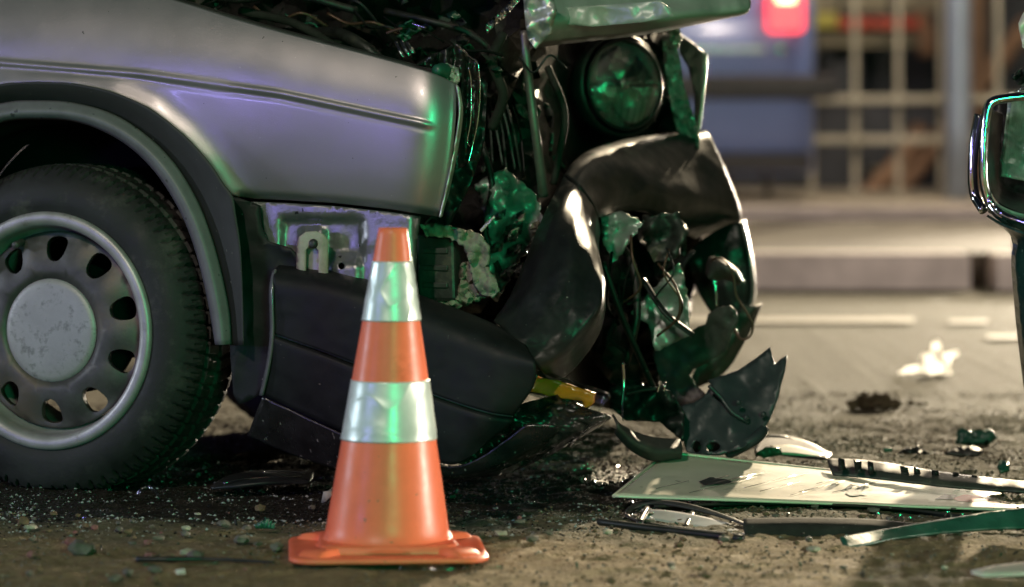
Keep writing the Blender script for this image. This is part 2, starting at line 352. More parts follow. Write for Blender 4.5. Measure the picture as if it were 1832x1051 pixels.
def sheet(name, outline, tf, mat, parent, step=9, thick=0.003, amp=0, sc=50, seed=1, holes=(), proj=side, jag=0, smooth=True, soft=True):
    """A cut, bent sheet: outline in the section plane, tf gives its distance, crumpled by noise, with thickness."""
    B = polyrs(outline, step, jag); n0 = len(B); vs = list(B); ed = [(i, (i + 1) % n0) for i in range(n0)]
    hp = []
    for h in holes:
        hb = polyrs(h, step * 0.5); s = len(vs); vs += hb; hp.append([tuple(p) for p in hb])
        ed += [(s + i, s + (i + 1) % len(hb)) for i in range(len(hb))]
    poly = [tuple(p) for p in B]
    x0, x1 = min(p[0] for p in poly), max(p[0] for p in poly); y0, y1 = min(p[1] for p in poly), max(p[1] for p in poly)
    rnd = random.Random(seed)
    y = y0 + step / 2
    while y < y1:
        x = x0 + step / 2
        while x < x1:
            q = (x + rnd.uniform(-.3, .3) * step, y + rnd.uniform(-.3, .3) * step)
            if inpoly(*q, poly) and not any(inpoly(*q, h) for h in hp) and all((Vector(q) - b).length > step * 0.45 for b in vs[:n0]): vs.append(Vector(q))
            x += step
        y += step
    r = delaunay_2d_cdt(vs, ed, [], 0, 1e-4)
    V2, T = r[0], r[2]; fs = []
    for f in T:
        cx = sum(V2[i][0] for i in f) / len(f); cy = sum(V2[i][1] for i in f) / len(f)
        if inpoly(cx, cy, poly) and not any(inpoly(cx, cy, h) for h in hp): fs.append(tuple(f))
    if callable(tf): g = tf
    else: g = lambda a, b: tf
    sharp = 30 if amp / sc >= .0012 else 0
    V3 = [proj(v[0], v[1], g(v[0], v[1]) + crump(v[0], v[1], amp, sc, seed)) for v in V2]
    return mk(name, V3, fs, mat, parent, smooth, thick, sharp=sharp)
def tube(name, pts, rad, mat, parent=None, seg=8, n=None, world=True, flat=1.0):
    P = crs(pts, n or max(6, len(pts) * 6)); rows = []
    up = Vector((0, 0, 1)); prev = None
    for i, p in enumerate(P):
        d = (P[min(i + 1, len(P) - 1)] - P[max(i - 1, 0)]).normalized()
        a = d.cross(up if abs(d.z) < 0.95 else Vector((0, 1, 0))) if prev is None else prev - d * prev.dot(d)
        a.normalize(); b = d.cross(a); prev = a
        r = rad(i / (len(P) - 1)) if callable(rad) else rad
        rows.append([p + a * math.cos(2 * math.pi * k / seg) * r + b * math.sin(2 * math.pi * k / seg) * r * flat for k in range(seg)])
    nr = len(rows); vs = [v for r in rows for v in r] + [P[0], P[-1]]; fs = []
    for i in range(nr - 1):
        for j in range(seg): fs.append((i * seg + j, i * seg + (j + 1) % seg, (i + 1) * seg + (j + 1) % seg, (i + 1) * seg + j))
    for j in range(seg):
        fs.append((nr * seg, (j + 1) % seg, j)); fs.append((nr * seg + 1, (nr - 1) * seg + j, (nr - 1) * seg + (j + 1) % seg))
    return mk(name, vs, fs, mat, parent)
def ptube(name, pts, rad, mat, parent, **k): return tube(name, [side(*p) for p in pts], rad, mat, parent, **k)
def frame_of(axis):
    a = Vector(axis).normalized(); u = a.cross(Vector((0, 0, 1))); u.normalize(); v = u.cross(a); return a, u, v
def lathe(name, prof, c, axis, mat, parent=None, seg=48, squash=1.0, cap=False, thick=0):
    """prof: (distance along axis, radius)"""
    a, u, v = frame_of(axis); rows = []
    for (d, r) in prof:
        rows.append([Vector(c) + a * d + (u * math.cos(2 * math.pi * k / seg) + v * math.sin(2 * math.pi * k / seg) * squash) * r for k in range(seg)])
    return grid(name, rows, mat, parent, True, thick, closed=True)
def boxv(c, ux, uy, uz):
    vs = [Vector(c) + ux * a + uy * b + uz * d for a in (-1, 1) for b in (-1, 1) for d in (-1, 1)]
    fs = [(0, 1, 3, 2), (4, 6, 7, 5), (0, 4, 5, 1), (2, 3, 7, 6), (0, 2, 6, 4), (1, 5, 7, 3)]
    return vs, fs
def box(name, c, hx, hy, hz, mat, parent=None, ax=(Vector((1, 0, 0)), Vector((0, 1, 0)), Vector((0, 0, 1))), bevel=0.0):
    vs, fs = boxv(c, ax[0] * hx, ax[1] * hy, ax[2] * hz)
    return mk(name, vs, fs, mat, parent, False, 0, None, bevel)
CAX = (CU, CN, Vector((0, 0, 1)))

# ------------------------------------------------------------------ ground, kerb, pavement
def axis_steps(a, b, fine, lo, hi, grow=1.35):
    xs = []; x = a
    while x <= b: xs.append(x); x += fine
    s = fine; x = xs[-1]
    while x < hi: s *= grow; x += s; xs.append(x)
    s = fine; x = a; pre = []
    while x > lo: s *= grow; x -= s; pre.append(x)
    return pre[::-1] + xs
gx = axis_steps(-1.3, 1.5, 0.011, -220, 220); gy = axis_steps(4.5, 7.4, 0.011, -60, 420)
def gz(x, y):
    f = max(0, 1 - max(0, abs(x) - 1.5) / 3) * max(0, 1 - max(0, y - 7.4) / 4) * max(0, 1 - max(0, 4.5 - y) / 2)
    if f <= 0: return -0.004
    v = Vector((x, y, 0))
    return -0.006 + f * (0.006 * noise.noise(v * 3) + 0.005 * noise.noise(v * 14) + 0.006 * max(0, noise.noise(v * 30)) ** 1.0 + 0.003 * noise.noise(v * 52) + 0.002 * noise.noise(v * 85))
struct(grid('ground', [[Vector((x, y, gz(x, y))) for x in gx] for y in gy], 'asphalt', origin=(0, 0, 0)))
def road_line(px0, px1, py, wpx):
    a = gnd(px0, py + wpx / 2); b = gnd(px1, py + wpx / 2); c = gnd(px1, py - wpx / 2); d = gnd(px0, py - wpx / 2)
    rows = [[p.lerp(q, k / 20) + Vector((0, 0, 0.003)) for k in range(21)] for p, q in ((a, b), (d, c))]
    o = grid('road_marking', rows, 'line_paint'); struct(o)
road_line(1150, 1636, 574, 9); road_line(1698, 1766, 577, 6); road_line(1766, 2600, 604, 6); road_line(-900, 700, 574, 9)
# kerb of separate stones
kb = bpy.data.objects.new('kerb', None); COL.objects.link(kb); kb.location = (0, 13.1, 0); WL['kerb'] = Vector((0, 13.1, 0)); struct(kb)
x = -14.0; kstone = None
while x < 15:
    if kstone is None:
        hx, hy = 0.49, 0.13
        prof = [(-hy, 0), (-hy + 0.015, 0.125), (-hy + 0.03, 0.14), (hy, 0.14), (hy, 0)]
        vs = []; fs = []
        for sx in (-hx, -hx + 0.012, hx - 0.012, hx):
            for (py_, pz_) in prof:
                k = 0.97 if abs(sx) == hx else 1.0
                vs.append(Vector((x + sx, 13.2 + py_ * k, pz_ * k)))
        for i in range(3):
            for j in range(4): fs.append((i * 5 + j, i * 5 + j + 1, i * 5 + 6 + j, i * 5 + 5 + j))
        fs += [(4, 3, 2, 1, 0), (15, 16, 17, 18, 19)]
        kstone = mk('kerb_stone', vs, fs, 'concrete', kb, False); k = kstone; base = kstone.location.copy()
    else:
        k = kstone.copy(); COL.objects.link(k); k.parent = kb; k.location = base + Vector((x + 14.0, random.uniform(-.015, .015), random.uniform(-.012, .004)))
        k.rotation_euler.z = random.uniform(-.012, .012)
    x += 1.02 if not (1.2 < x < 1.9) else 1.08
struct(box('verge', (0, 15.55, 0.065), 40, 2.2, 0.065, 'soil'))
struct(box('pavement', (0, 31.0, 0.07), 60, 13.2, 0.07, 'paving'))
struct(box('earth_bank', (0, 17.85, 0.1), 40, 0.09, 0.1, 'concrete', bevel=0.02))

# ------------------------------------------------------------------ the wrecked car
wreck = empty('wrecked_car', CO, 'silver car with its smashed front end torn open, one wheel in view', 'car')
# --- fender
def yc(x): 
    P = [(-900, 60), (-300, 88), (0, 113), (250, 133), (500, 168), (775, 226), (900, 256)]
    for (a, b), (c, d) in zip(P, P[1:]):
        if x <= c: return b + (d - b) * (x - a) / (c - a)
    return 256
archR = [(70, 147), (130, 150), (200, 165), (270, 196), (330, 243), (375, 292), (402, 333), (416, 350)]
archA = [(140 - p[0], p[1]) for p in archR[:0:-1]] + archR
botL = [(-900, 372), (-600, 365), (-340, 358), (-276, 350)]
bottom = botL[:-1] + archA + [(445, 355), (520, 358), (600, 363), (700, 374), (787, 388)]
topE = [(-900, -230), (-600, -175), (-300, -128), (0, -78), (170, -38), (310, 0), (420, 34), (520, 62), (650, 96), (745, 122), (790, 138), (817, 152)]
NB, NV = 200, 120
bb = crs([(p[0], p[1], 0) for p in bottom], NB, False); tt = crs([(p[0], p[1], 0) for p in topE], NB, True)
# match columns by x
def y_on(P, x):
    for a, b in zip(P, P[1:]):
        if a.x <= x <= b.x: return a.y + (b.y - a.y) * (x - a.x) / max(1e-6, b.x - a.x)
    return P[-1].y if x > P[-1].x else P[0].y
AD = [Vector((p[0], p[1])) for p in archA]
def dist_arch(x, y):
    p = Vector((x, y)); best = 1e9
    for a, b in zip(AD, AD[1:]):
        d = b - a; u = max(0, min(1, (p - a).dot(d) / d.length_squared)); best = min(best, (a + d * u - p).length)
    return best
def sst(a, b, x):
    u = max(0, min(1, (x - a) / (b - a))); return u * u * (3 - 2 * u)
def fender_t(px, py, xf):
    c = yc(px); dy = py - c
    t = 0.03
    if dy < 0: t -= 0.55 * (dy / 1000) ** 2 * 4
    else: t -= 0.25 * (dy / 1000) ** 2 * 3
    k = 1 - sst(755, 778, px)
    t += k * (0.0042 * math.exp(-((dy + 1) / 5.0) ** 2) - 0.0010 * math.exp(-((dy - 10) / 5) ** 2))
    da = dist_arch(px, py); t += 0.014 * math.exp(-(da / 24) ** 1.5)
    fr = xf - px; t -= 0.032 * math.exp(-(max(0, fr) / 34) ** 1.6)
    t += 0.0025 * noise.noise(Vector((px / 190, py / 150, 3))) + 0.0003 * noise.noise(Vector((px / 60, py / 60, 8)))
    return t
rows = []
xs_col = [-900 + 1717 * (j / (NB - 1)) for j in range(NB)]
xs_col = [-900 + (1687) * ((j / (NB - 1)) ** 0.8) for j in range(NB)]
for i in range(NV):
    v = i / (NV - 1); v = v + 0.12 * math.sin(2 * math.pi * v) / (2 * math.pi)
    row = []
    for j, x in enumerate(xs_col):
        yb = y_on(bb, x); yt = y_on(tt, x)
        lean = sst(560, 787, x) * 30
        px = x + lean * v + (8 * sst(700, 787, x) * math.sin(math.pi * v)); 
        yt2 = y_on(tt, x + lean)
        py = yb + (yt2 - yb) * v
        xf = 787 + 30 * v + 8 * math.sin(math.pi * v)
        t = fender_t(px, py, xf) - 0.012 * math.exp(-(v * abs(yb - yt2) / 7) ** 2) * (1 if x > 425 or x < -290 else 0)
        row.append(side(px, py, t))
    rows.append(row)
fender = grid('fender', rows, 'silver_paint', wreck, True, 0.0025)
# shut line ledge of the bonnet along the fender top
loft('fender_top_flange', [[(p[0], p[1] - 1, -0.075) for p in topE], [(p[0], p[1] - 6, -0.11) for p in topE], [(p[0] + 6, p[1] + 4, -0.16) for p in topE]], 'dark_metal', wreck, 80, 6, thick=0.002)
# arch flare, dark inner turn and plastic lip
lipO = [(60, 183), (130, 187), (200, 207), (260, 245), (310, 295), (350, 360), (376, 425), (394, 490), (408, 560), (412, 618)]
lipI = [(60, 213), (120, 215), (170, 228), (225, 257), (272, 300), (310, 354), (338, 412), (358, 475), (374, 545), (386, 617)]
arO = archR + [(424, 400), (430, 470), (432, 540), (432, 618)]
mir = lambda P: [(140 - p[0], p[1]) for p in P[:0:-1]] + P
band = [[(p[0], p[1], 0.058) for p in mir([(70, 147)] + archR[1:] + [(422, 385), (430, 440), (434, 520), (436, 618)])],
        [(p[0], p[1], 0.050) for p in mir([(68, 160), (130, 163), (200, 180), (265, 212), (322, 262), (365, 318), (392, 368), (412, 430), (424, 490), (430, 560), (432, 618)])],
        [(p[0], p[1], 0.030) for p in mir([(65, 176), (130, 179), (200, 199), (262, 237), (314, 288), (355, 350), (382, 415), (400, 480), (414, 555), (420, 618)])],
        [(p[0], p[1], 0.022) for p in mir(lipO)]]
loft('arch_flare', band, 'flare_dark', wreck, 120, 10, thick=0.002)
lip = [[(p[0], p[1], 0.034) for p in mir([(q[0] + 1.5, q[1] - 2) for q in lipO])], [(p[0], p[1], 0.050) for p in mir([((a[0] + b[0]) / 2, (a[1] + b[1]) / 2) for a, b in zip(lipO, lipI)])], [(p[0], p[1], 0.047) for p in mir([((a[0] + 3 * b[0]) / 4, (a[1] + 3 * b[1]) / 4) for a, b in zip(lipO, lipI)])], [(p[0], p[1], 0.032) for p in mir(lipI)]]
loft('arch_trim', lip, 'grey_trim', wreck, 120, 9, thick=0.003)
li = crs([(p[0], p[1], 0.03) for p in mir([(q[0] + 4, q[1] - 4) for q in lipI])], 60)
liner = [[side(p.x, p.y, 0.02) - CN * d + Vector((0, 0, 0.02 * math.sin(d * 40))) for p in li] for d in (0, .04, .09, .14, .2, .26, .32)]
grid('wheel_house', liner, 'black_matte', wreck, True, 0.003)
grid('wheel_house_wall', [[side(p.x, p.y, 0.02) - CN * .32 for p in li], [car(-0.02 + (i - 30) * .012, -0.30, 0.30) for i in range(60)]], 'black_matte', wreck, True, 0.003)
# dark panel in front of the arch
sheet('arch_front_panel', [(405, 346), (466, 368), (468, 405), (480, 432), (520, 444), (545, 470), (560, 520), (520, 560), (498, 640), (478, 700), (440, 720), (428, 724), (418, 706), (413, 640), (411, 560), (400, 470), (385, 400)],
      lambda x, y: 0.006 - 0.00006 * max(0, x - 430) , 'bumper_black', wreck, 11, 0.003, 0.006, 70, 3)
# silver inner valance with pressed fields and bolt hole
def val_t(x, y):
    t = -0.012
    def fld(x0, y0, x1, y1, d): 
        return d * sst(x0 - 5, x0 + 5, x) * (1 - sst(x1 - 5, x1 + 5, x)) * sst(y0 - 5, y0 + 5, y) * (1 - sst(y1 - 5, y1 + 5, y))
    t += fld(505, 392, 650, 470, -0.014) + fld(598, 456, 645, 520, 0.012) + fld(540, 410, 582, 520, 0.012)
    t += 0.02 * sst(735, 752, x) * -1
    return t
sheet('valance_panel', [(448, 361), (520, 364), (600, 369), (700, 380), (752, 388), (746, 430), (742, 520), (700, 545), (560, 520), (490, 470), (474, 428), (466, 385)],
      val_t, 'bare_panel', wreck, 7, 0.0025, 0.003, 60, 4, holes=[[(611 + 6 * math.cos(a * .785), 476 + 6.5 * math.sin(a * .785)) for a in range(8)]])
br = sheet('mounting_bracket', [(532, 500), (533, 440), (537, 424), (548, 415), (566, 414), (580, 420), (587, 432), (586, 500)], lambda x, y: 0.016 + 0.006 * sst(0, 8, min(x - 532, 587 - x)), 'stone_pale', wreck, 5, 0.006,
           holes=[[(547, 498), (548, 448), (554, 440), (564, 440), (571, 448), (571, 498)]])
sheet('bracket_back', [(545, 498), (546, 442), (556, 428), (568, 430), (574, 445), (573, 498)], 0.008, 'rim_silver', wreck, 7, 0.003)
lathe('bolt', [(0, .0001), (0, .004), (.002, .007), (.006, .0085), (.01, .0085)][::-1], side(563, 452 - 16, 0.02) + CN * .012, -CN, 'dark_metal', wreck, 12)
# fender front return flange, torn open
loft('fender_front_flange', [[(817, 152, -.005), (822, 200, -.005), (812, 270, -.005), (800, 330, -.005), (787, 389, -.005)],
                             [(822, 160, -.02), (827, 205, -.022), (818, 270, -.02), (806, 330, -.02), (790, 387, -.02)],
                             [(818, 165, -.045), (821, 210, -.05), (812, 270, -.045), (800, 330, -.045), (786, 380, -.04)]], 'torn_metal', wreck, 40, 8, thick=0.003, amp=0.006, sc=22, seed=5)
# crushed lamp bucket behind it
def bucket_t(x, y): return -0.06 - 0.0008 * (x - 800) + 0.010 * math.sin((x - 815 + (y - 200) * 0.04) / 4.2)
sheet('lamp_bucket', [(815, 78), (828, 86), (842, 104), (853, 112), (858, 150), (856, 205), (848, 252), (838, 292), (826, 300), (808, 305), (812, 255), (824, 200), (826, 140), (806, 128), (772, 122), (744, 117), (770, 100), (798, 88)],
      bucket_t, 'scuffed_plastic', wreck, 5, 0.002, 0.010, 26, 6)
sheet('lamp_bucket_back', [(820, 90), (872, 150), (866, 260), (842, 330), (806, 400), (796, 420), (792, 330), (812, 210)], -0.13, 'black_plastic', wreck, 9, 0.002, 0.03, 30, 7)
ptube('lamp_rim', [(815, 79, -.045), (842, 103, -.05), (855, 114, -.052), (859, 160, -.055), (855, 215, -.055), (847, 255, -.055), (838, 293, -.05)], 0.0012, 'chrome', wreck, seg=6)
ptube('lamp_rim', [(838, 120, -.045), (843, 150, -.05), (842, 215, -.05), (836, 252, -.05), (841, 262, -.05)], 0.001, 'chrome', wreck, seg=6)
lathe('adjuster_knob', [(0.02, .0001), (.02, .007), (.014, .011), (.004, .011), (0, .015), (-.02, .015)], side(789, 128, -0.03), Vector((-.45, -.85, .1)), 'green_lit_plastic', wreck, 16)
sheet('torn_bracket', [(782, 118), (800, 114), (820, 122), (822, 146), (812, 158), (800, 146), (786, 140)], -0.045, 'torn_metal', wreck, 4, 0.003, 0.02, 14, 9)

# --- engine bay: crumpled inner panels that close it off
sheet('inner_wing', [(-300, -260), (330, -200), (760, -140), (960, -80), (960, 60), (900, 200), (820, 190), (740, 130), (520, 90), (320, 30), (0, -40), (-300, -80)], -0.55, 'engine_grime', wreck, 20, 0.004, 0.16, 90, 11)
sheet('bulkhead', [(-300, -300), (1000, -260), (1200, -60), (1205, 60), (1215, 240), (1262, 380), (1235, 560), (1180, 690), (1120, 740), (930, 700), (760, 600), (720, 470), (560, 300), (100, 100), (-300, 0)], lambda x, y: -0.95 - 0.75 * sst(960, 1090, x), 'engine_grime', wreck, 22, 0.004, 0.16, 95, 12)
sheet('front_panel', [(860, 150), (930, 60), (1040, 70), (1190, 60), (1215, 160), (1245, 260), (1230, 400), (1215, 620), (1120, 720), (1060, 640), (1060, 430), (1000, 350), (940, 420), (860, 560), (770, 560), (760, 400), (830, 330)], lambda x, y: -0.72 - 0.75 * sst(950, 1060, x) + 0.45 * sst(1040, 1090, x) * sst(380, 430, y), 'engine_grime', wreck, 15, 0.003, 0.13, 60, 13)
sheet('radiator_mount', [(850, 330), (905, 300), (960, 350), (975, 400), (930, 470), (890, 540), (860, 520), (880, 430)], -0.42, 'cavity_metal', wreck, 7, 0.002, 0.055, 50, 14, jag=7)
# slim upright of the bonnet catch
ptube('catch_upright', [(937, 55, -.36), (941, 100, -.36), (948, 160, -.37), (957, 230, -.38), (966, 300, -.40), (972, 352, -.42)], lambda u: 0.0075 + 0.002 * u, 'steel_strip', wreck, seg=8, flat=0.6)
# radiator: frame and tilted fins
for k in range(6):
    x = 862 + k * 11
    ptube('radiator_fin', [(x, 165 + 5 * k, -.5), (x + 14, 225 + 3 * k, -.5 + random.uniform(-.03, .03)), (x + 22 + random.uniform(-6, 6), 292 + 4 * k, -.5)], 0.0028, 'dark_metal', wreck, seg=5, flat=0.35)
hz = [[(430, 20, -.32), (520, 40, -.3), (590, 78, -.28), (640, 120, -.3)], [(560, 60, -.34), (610, 62, -.3), (660, 90, -.28), (700, 130, -.3)], [(690, 20, -.42), (760, 36, -.4), (840, 60, -.42), (900, 110, -.45)],
      [(340, -20, -.3), (420, 0, -.28), (520, -10, -.3), (640, 20, -.35)], [(860, 250, -.42), (880, 330, -.4), (870, 420, -.42), (900, 500, -.4)], [(1090, 420, -.66), (1130, 470, -.62), (1140, 560, -.6), (1120, 650, -.6)],
      [(980, 120, -.6), (1010, 200, -.58), (1000, 280, -.56), (990, 330, -.55)], [(900, 60, -.4), (880, 110, -.38), (900, 170, -.4), (880, 230, -.42)]]
for p in hz: ptube('hose', p, random.uniform(.006, .012), random.choice(['engine_grime', 'beam_plastic']), wreck, seg=8)
for p in [[(708, 76, -.24), (716, 92, -.22), (722, 104, -.22)], [(718, 74, -.24), (726, 90, -.22), (733, 100, -.22)], [(728, 78, -.24), (736, 88, -.22), (740, 96, -.22)]]:
    ptube('bulb_pin', p, 0.0035, 'reflector', wreck, seg=6)
ptube('cable_end', [(692, 60, -.2), (705, 55, -.2), (720, 51, -.2)], .003, 'copper_wire', wreck, seg=6)
ptube('cable_end', [(738, 42, -.2), (750, 47, -.2), (762, 50, -.2)], .002, 'chrome', wreck, seg=6)
for k in range(34):                                # torn strips and brackets hanging in the bay
    x = random.uniform(840, 1210); y = random.uniform(60, 620); t = random.uniform(-.7, -.5) - 0.78 * sst(950, 1050, x) * (1 - sst(360, 420, y)) - 0.2 * sst(1000, 1050, x)
    if x < 990 and y > 330 + (990 - x) * 0.9: continue
    L = random.uniform(20, 75); a = random.uniform(-1.9, -.9) if random.random() < .7 else random.uniform(-3, 0)
    dx, dy = math.cos(a) * L, -math.sin(a) * L; wd = random.uniform(4, 13)
    sheet('torn_strip', [(x, y), (x + wd, y + random.uniform(-5, 5)), (x + dx * .6 + wd, y + dy * .5), (x + dx + wd * .4, y + dy), (x + dx - 2, y + dy - 3), (x + dx * .4 - 2, y + dy * .5)], t, random.choice(['dark_metal', 'engine_grime', 'steel_strip', 'black_plastic']), wreck, 8, 0.002, 0.05, 22, 20 + k)
for k in range(22):
    x = random.uniform(340, 900); y = -20 + (x - 340) * 0.20 + random.uniform(-60, 40); t = random.uniform(-.48, -.3); s = random.uniform(8, 30)
    sheet('torn_strip', [(x, y), (x + s, y - s * .4), (x + s * 1.6, y + s * .2), (x + s * .7, y + s * .7)], t, random.choice(['dark_metal', 'engine_grime', 'green_lit_plastic', 'black_plastic']), wreck, 8, 0.002, 0.05, 18, 90 + k)
sheet('dangling_foil', [(868, 50), (875, 38), (888, 28), (905, 12), (922, -10), (930, 0), (915, 18), (903, 32), (890, 42), (880, 52), (872, 60)], -.3, 'chrome', wreck, 4, .0015, .02, 14, 15)

for k in range(9):
    x = random.uniform(380, 1000); y = -10 + (x - 380) * .22 + random.uniform(-50, 10); L = random.uniform(60, 160)
    ptube('wiring', [(x, y, -.34), (x + L * .3, y + random.uniform(0, 30), -.32 + random.uniform(-.03, .03)), (x + L * .65, y + random.uniform(-5, 40), -.33), (x + L, y + random.uniform(20, 60), -.36)], random.uniform(.0015, .003), random.choice(['copper_wire', 'black_matte', 'green_lit_plastic', 'black_plastic']), wreck, seg=5, n=24)
for k in range(7):
    x = random.uniform(1080, 1200); y = random.uniform(390, 520)
    ptube('wiring', [(x, y, -.58), (x + random.uniform(-30, 40), y + 45, -.56), (x + random.uniform(-30, 40), y + 95, -.57), (x + random.uniform(-40, 30), y + 130, -.6)], random.uniform(.0015, .003), random.choice(['copper_wire', 'black_matte', 'black_plastic']), wreck, seg=5, n=24)
# --- folded bonnet edge
loft('bonnet', [[(700, -330, -.5), (1000, -300, -.7), (1350, -260, -1.3)], [(820, -120, -.42), (1050, -110, -.62), (1350, -90, -1.1)], [(925, -40, -.33), (1040, -30, -.5), (1342, -14, -.82)], [(945, 20, -.3), (1050, 16, -.45), (1343, 8, -.78)],
                [(962, 40, -.3), (1060, 32, -.46), (1200, 28, -.6), (1338, 22, -.78)], [(955, 62, -.34), (1060, 48, -.5), (1200, 42, -.66), (1330, 26, -.82)], [(948, 86, -.42), (1040, 74, -.58), (1160, 60, -.72), (1325, 27, -.9)]],
     'pale_paint', wreck, 70, 40, thick=0.003, amp=0.016, sc=70, seed=31)
sheet('bonnet_inner_frame', [(935, -30), (985, -20), (996, 20), (985, 60), (958, 88), (944, 70), (938, 20)], -.29, 'torn_metal', wreck, 7, .002, .03, 50, 33)
sheet('bonnet_lip_scrap', [(1000, 14), (1100, 8), (1180, 2), (1200, 14), (1205, 30), (1150, 40), (1060, 48), (1010, 44)], -.40, 'pale_paint', wreck, 9, .002, .012, 40, 34)

# --- far headlamp knocked round to face the road
hc = at(1116, 152, 6.86)
hl = empty('headlamp', hc, '', ''); del hl['label']; del hl['category']; hl.parent = wreck; hl.location = hc - wl(wreck)
hax = Vector((0.55, -0.82, 0.06)).normalized()
def hl_obj(fn, *a, **k): return fn(*a, **k)
lathe('reflector', [(-.075, .002), (-.073, .02), (-.062, .045), (-.042, .068), (-.015, .084), (0, .090)], hc, hax, 'reflector', hl, 40)
lathe('lens', [(.035, .001), (.034, .02), (.029, .045), (.020, .066), (.008, .082), (-.002, .0905)], hc, hax, 'lamp_glass', hl, 40, thick=.003)
lathe('ring', [(-.006, .090), (.000, .094), (.006, .095), (.009, .092), (.005, .089)], hc, hax, 'black_plastic', hl, 40)
a_, u_, v_ = frame_of(hax)
for q, wd in ((0.000, .005),):
    tube('divider', [hc + u_ * x_ * math.sqrt(max(0, .088 ** 2 - q * q)) + v_ * q + a_ * .002 for x_ in (-1, -.5, 0, .5, 1)], wd, 'dark_metal', hl, 6)
rh = random.Random(4)
for k in range(8):                                 # dark torn insert over the upper half
    an = R(rh.uniform(5, 175)); r0 = rh.uniform(.0, .06); c0 = hc + a_ * rh.uniform(-.02, .01); wd_ = rh.uniform(.15, .5)
    p0 = c0 + (u_ * math.cos(an + rh.uniform(-.8, .8)) + v_ * math.sin(an)) * r0; p1 = c0 + (u_ * math.cos(an + wd_) + v_ * math.sin(an + wd_)) * .082; p2 = c0 + (u_ * math.cos(an - wd_) + v_ * math.sin(an - wd_)) * rh.uniform(.05, .084)
    mk('insert_shard', [p0, p1, p2], [(0, 1, 2)], rh.choice(['black_plastic', 'black_plastic', 'reflector']), hl, False, .002)
for (cx_, cz_, rr_) in ((.022, -.040, .040), (-.045, -.030, .024)):   # cups added to catch the green light in the lower half
    lathe('green_catch_cup', [(-.030, .001), (-.027, rr_ * .45), (-.016, rr_ * .8), (.0, rr_)], hc + u_ * -cx_ + v_ * cz_ + a_ * -.012, (hax + Vector((.0, -.1, .35))).normalized(), 'cavity_metal', hl, 24)
for q in range(9):                                 # moulded flutes of the lower lens
    xx = -.07 + .0175 * q; hh = math.sqrt(max(0, .088 ** 2 - xx * xx))
    tube('lens_flute', [hc + u_ * xx + v_ * -.008 + a_ * .018, hc + u_ * xx * .98 + v_ * -hh * .55 + a_ * .014, hc + u_ * xx * .92 + v_ * -hh * .95 + a_ * .0], .0032, 'lamp_glass', hl, 6, 8)
lathe('bulb_shield', [(-.03, .012), (.0, .014), (.006, .010), (.008, .001)], hc, hax, 'chrome', hl, 16)
for k in range(7):
    an = random.uniform(0, 6.28); rr = random.uniform(.02, .07); c0 = hc + (u_ * math.cos(an) + v_ * math.sin(an)) * rr + a_ * random.uniform(-.02, .01)
    d1 = Vector((random.uniform(-1, 1), random.uniform(-1, 1), random.uniform(-1, 1))) * .022; d2 = Vector((random.uniform(-1, 1), random.uniform(-.4, .4), random.uniform(-1, 1))) * .02
    mk('reflector_shard', [c0, c0 + d1, c0 + d2, c0 + d1 * .6 + d2 * .9], [(0, 1, 3, 2)], 'reflector', hl, False, .001)
lathe('lamp_housing', [(-.09, .04), (-.07, .085), (-.03, .104), (-.004, .106), (.004, .101)], hc - hax * .004, hax, 'black_plastic', wreck, 40, thick=.002)
# pieces to the right of the headlamp
sheet('grille_side', [(1184, 64), (1202, 60), (1216, 100), (1222, 150), (1240, 205), (1252, 246), (1250, 285), (1226, 275), (1206, 215), (1192, 140)], -1.18, 'cavity_metal', wreck, 6, .002, .03, 24, 35)
sheet('far_wing_edge', [(1214, 60), (1232, 72), (1263, 97), (1262, 130), (1256, 190), (1250, 236), (1243, 222), (1244, 170), (1232, 120), (1217, 95)], lambda x, y: -1.22 - .0016 * (1263 - x), 'silver_paint', wreck, 6, .004, .012, 30, 36)
ptube('wing_bead', [(1262, 97, -1.22), (1261, 140, -1.22), (1254, 200, -1.22), (1250, 236, -1.22)], .004, 'silver_paint', wreck)
sheet('torn_bracket', [(1192, 42), (1212, 40), (1220, 66), (1212, 88), (1200, 74)], -1.12, 'torn_metal', wreck, 4, .003, .02, 12, 37)
# --- the bumper: near corner, crushed middle, far corner
bump = bpy.data.objects.new('bumper', None); COL.objects.link(bump); bump.parent = wreck; bl = side(760, 700, 0.06); bump.location = bl - wl(wreck); WL[bump.name] = bl
T1 = lambda P, t: [(p[0], p[1], t if not callable(t) else t(p[0])) for p in P]
loft('bumper_corner', [T1([(520, 478), (600, 494), (700, 522), (800, 556), (880, 586), (925, 612)], -.14),
                       T1([(505, 474), (600, 486), (700, 513), (800, 548), (880, 580), (935, 612)], -.03),
                       T1([(494, 482), (600, 500), (700, 532), (800, 568), (890, 604), (950, 636)], .035),
                       T1([(489, 500), (600, 522), (700, 556), (800, 594), (890, 630), (958, 652)], .062),
                       T1([(488, 540), (600, 566), (700, 604), (800, 642), (890, 672), (955, 690)], lambda x: .066 - .00025 * max(0, x - 900)),
                       T1([(488, 596), (600, 636), (700, 676), (800, 714), (870, 736), (918, 744)], lambda x: .064 - .0003 * max(0, x - 870))],
     'bumper_black', bump, 80, 40, thick=.004, amp=.002, sc=120, seed=40)
loft('bumper_groove', [T1([(488, 596), (600, 636), (700, 676), (800, 714), (870, 736), (918, 744)], lambda x: .0625 - .0003 * max(0, x - 870)), T1([(488, 601), (600, 641), (700, 681), (800, 719), (870, 741), (918, 748)], lambda x: .050 - .0003 * max(0, x - 870)), ], 'lit_edge_plastic', bump, 50, 3, thick=.002)
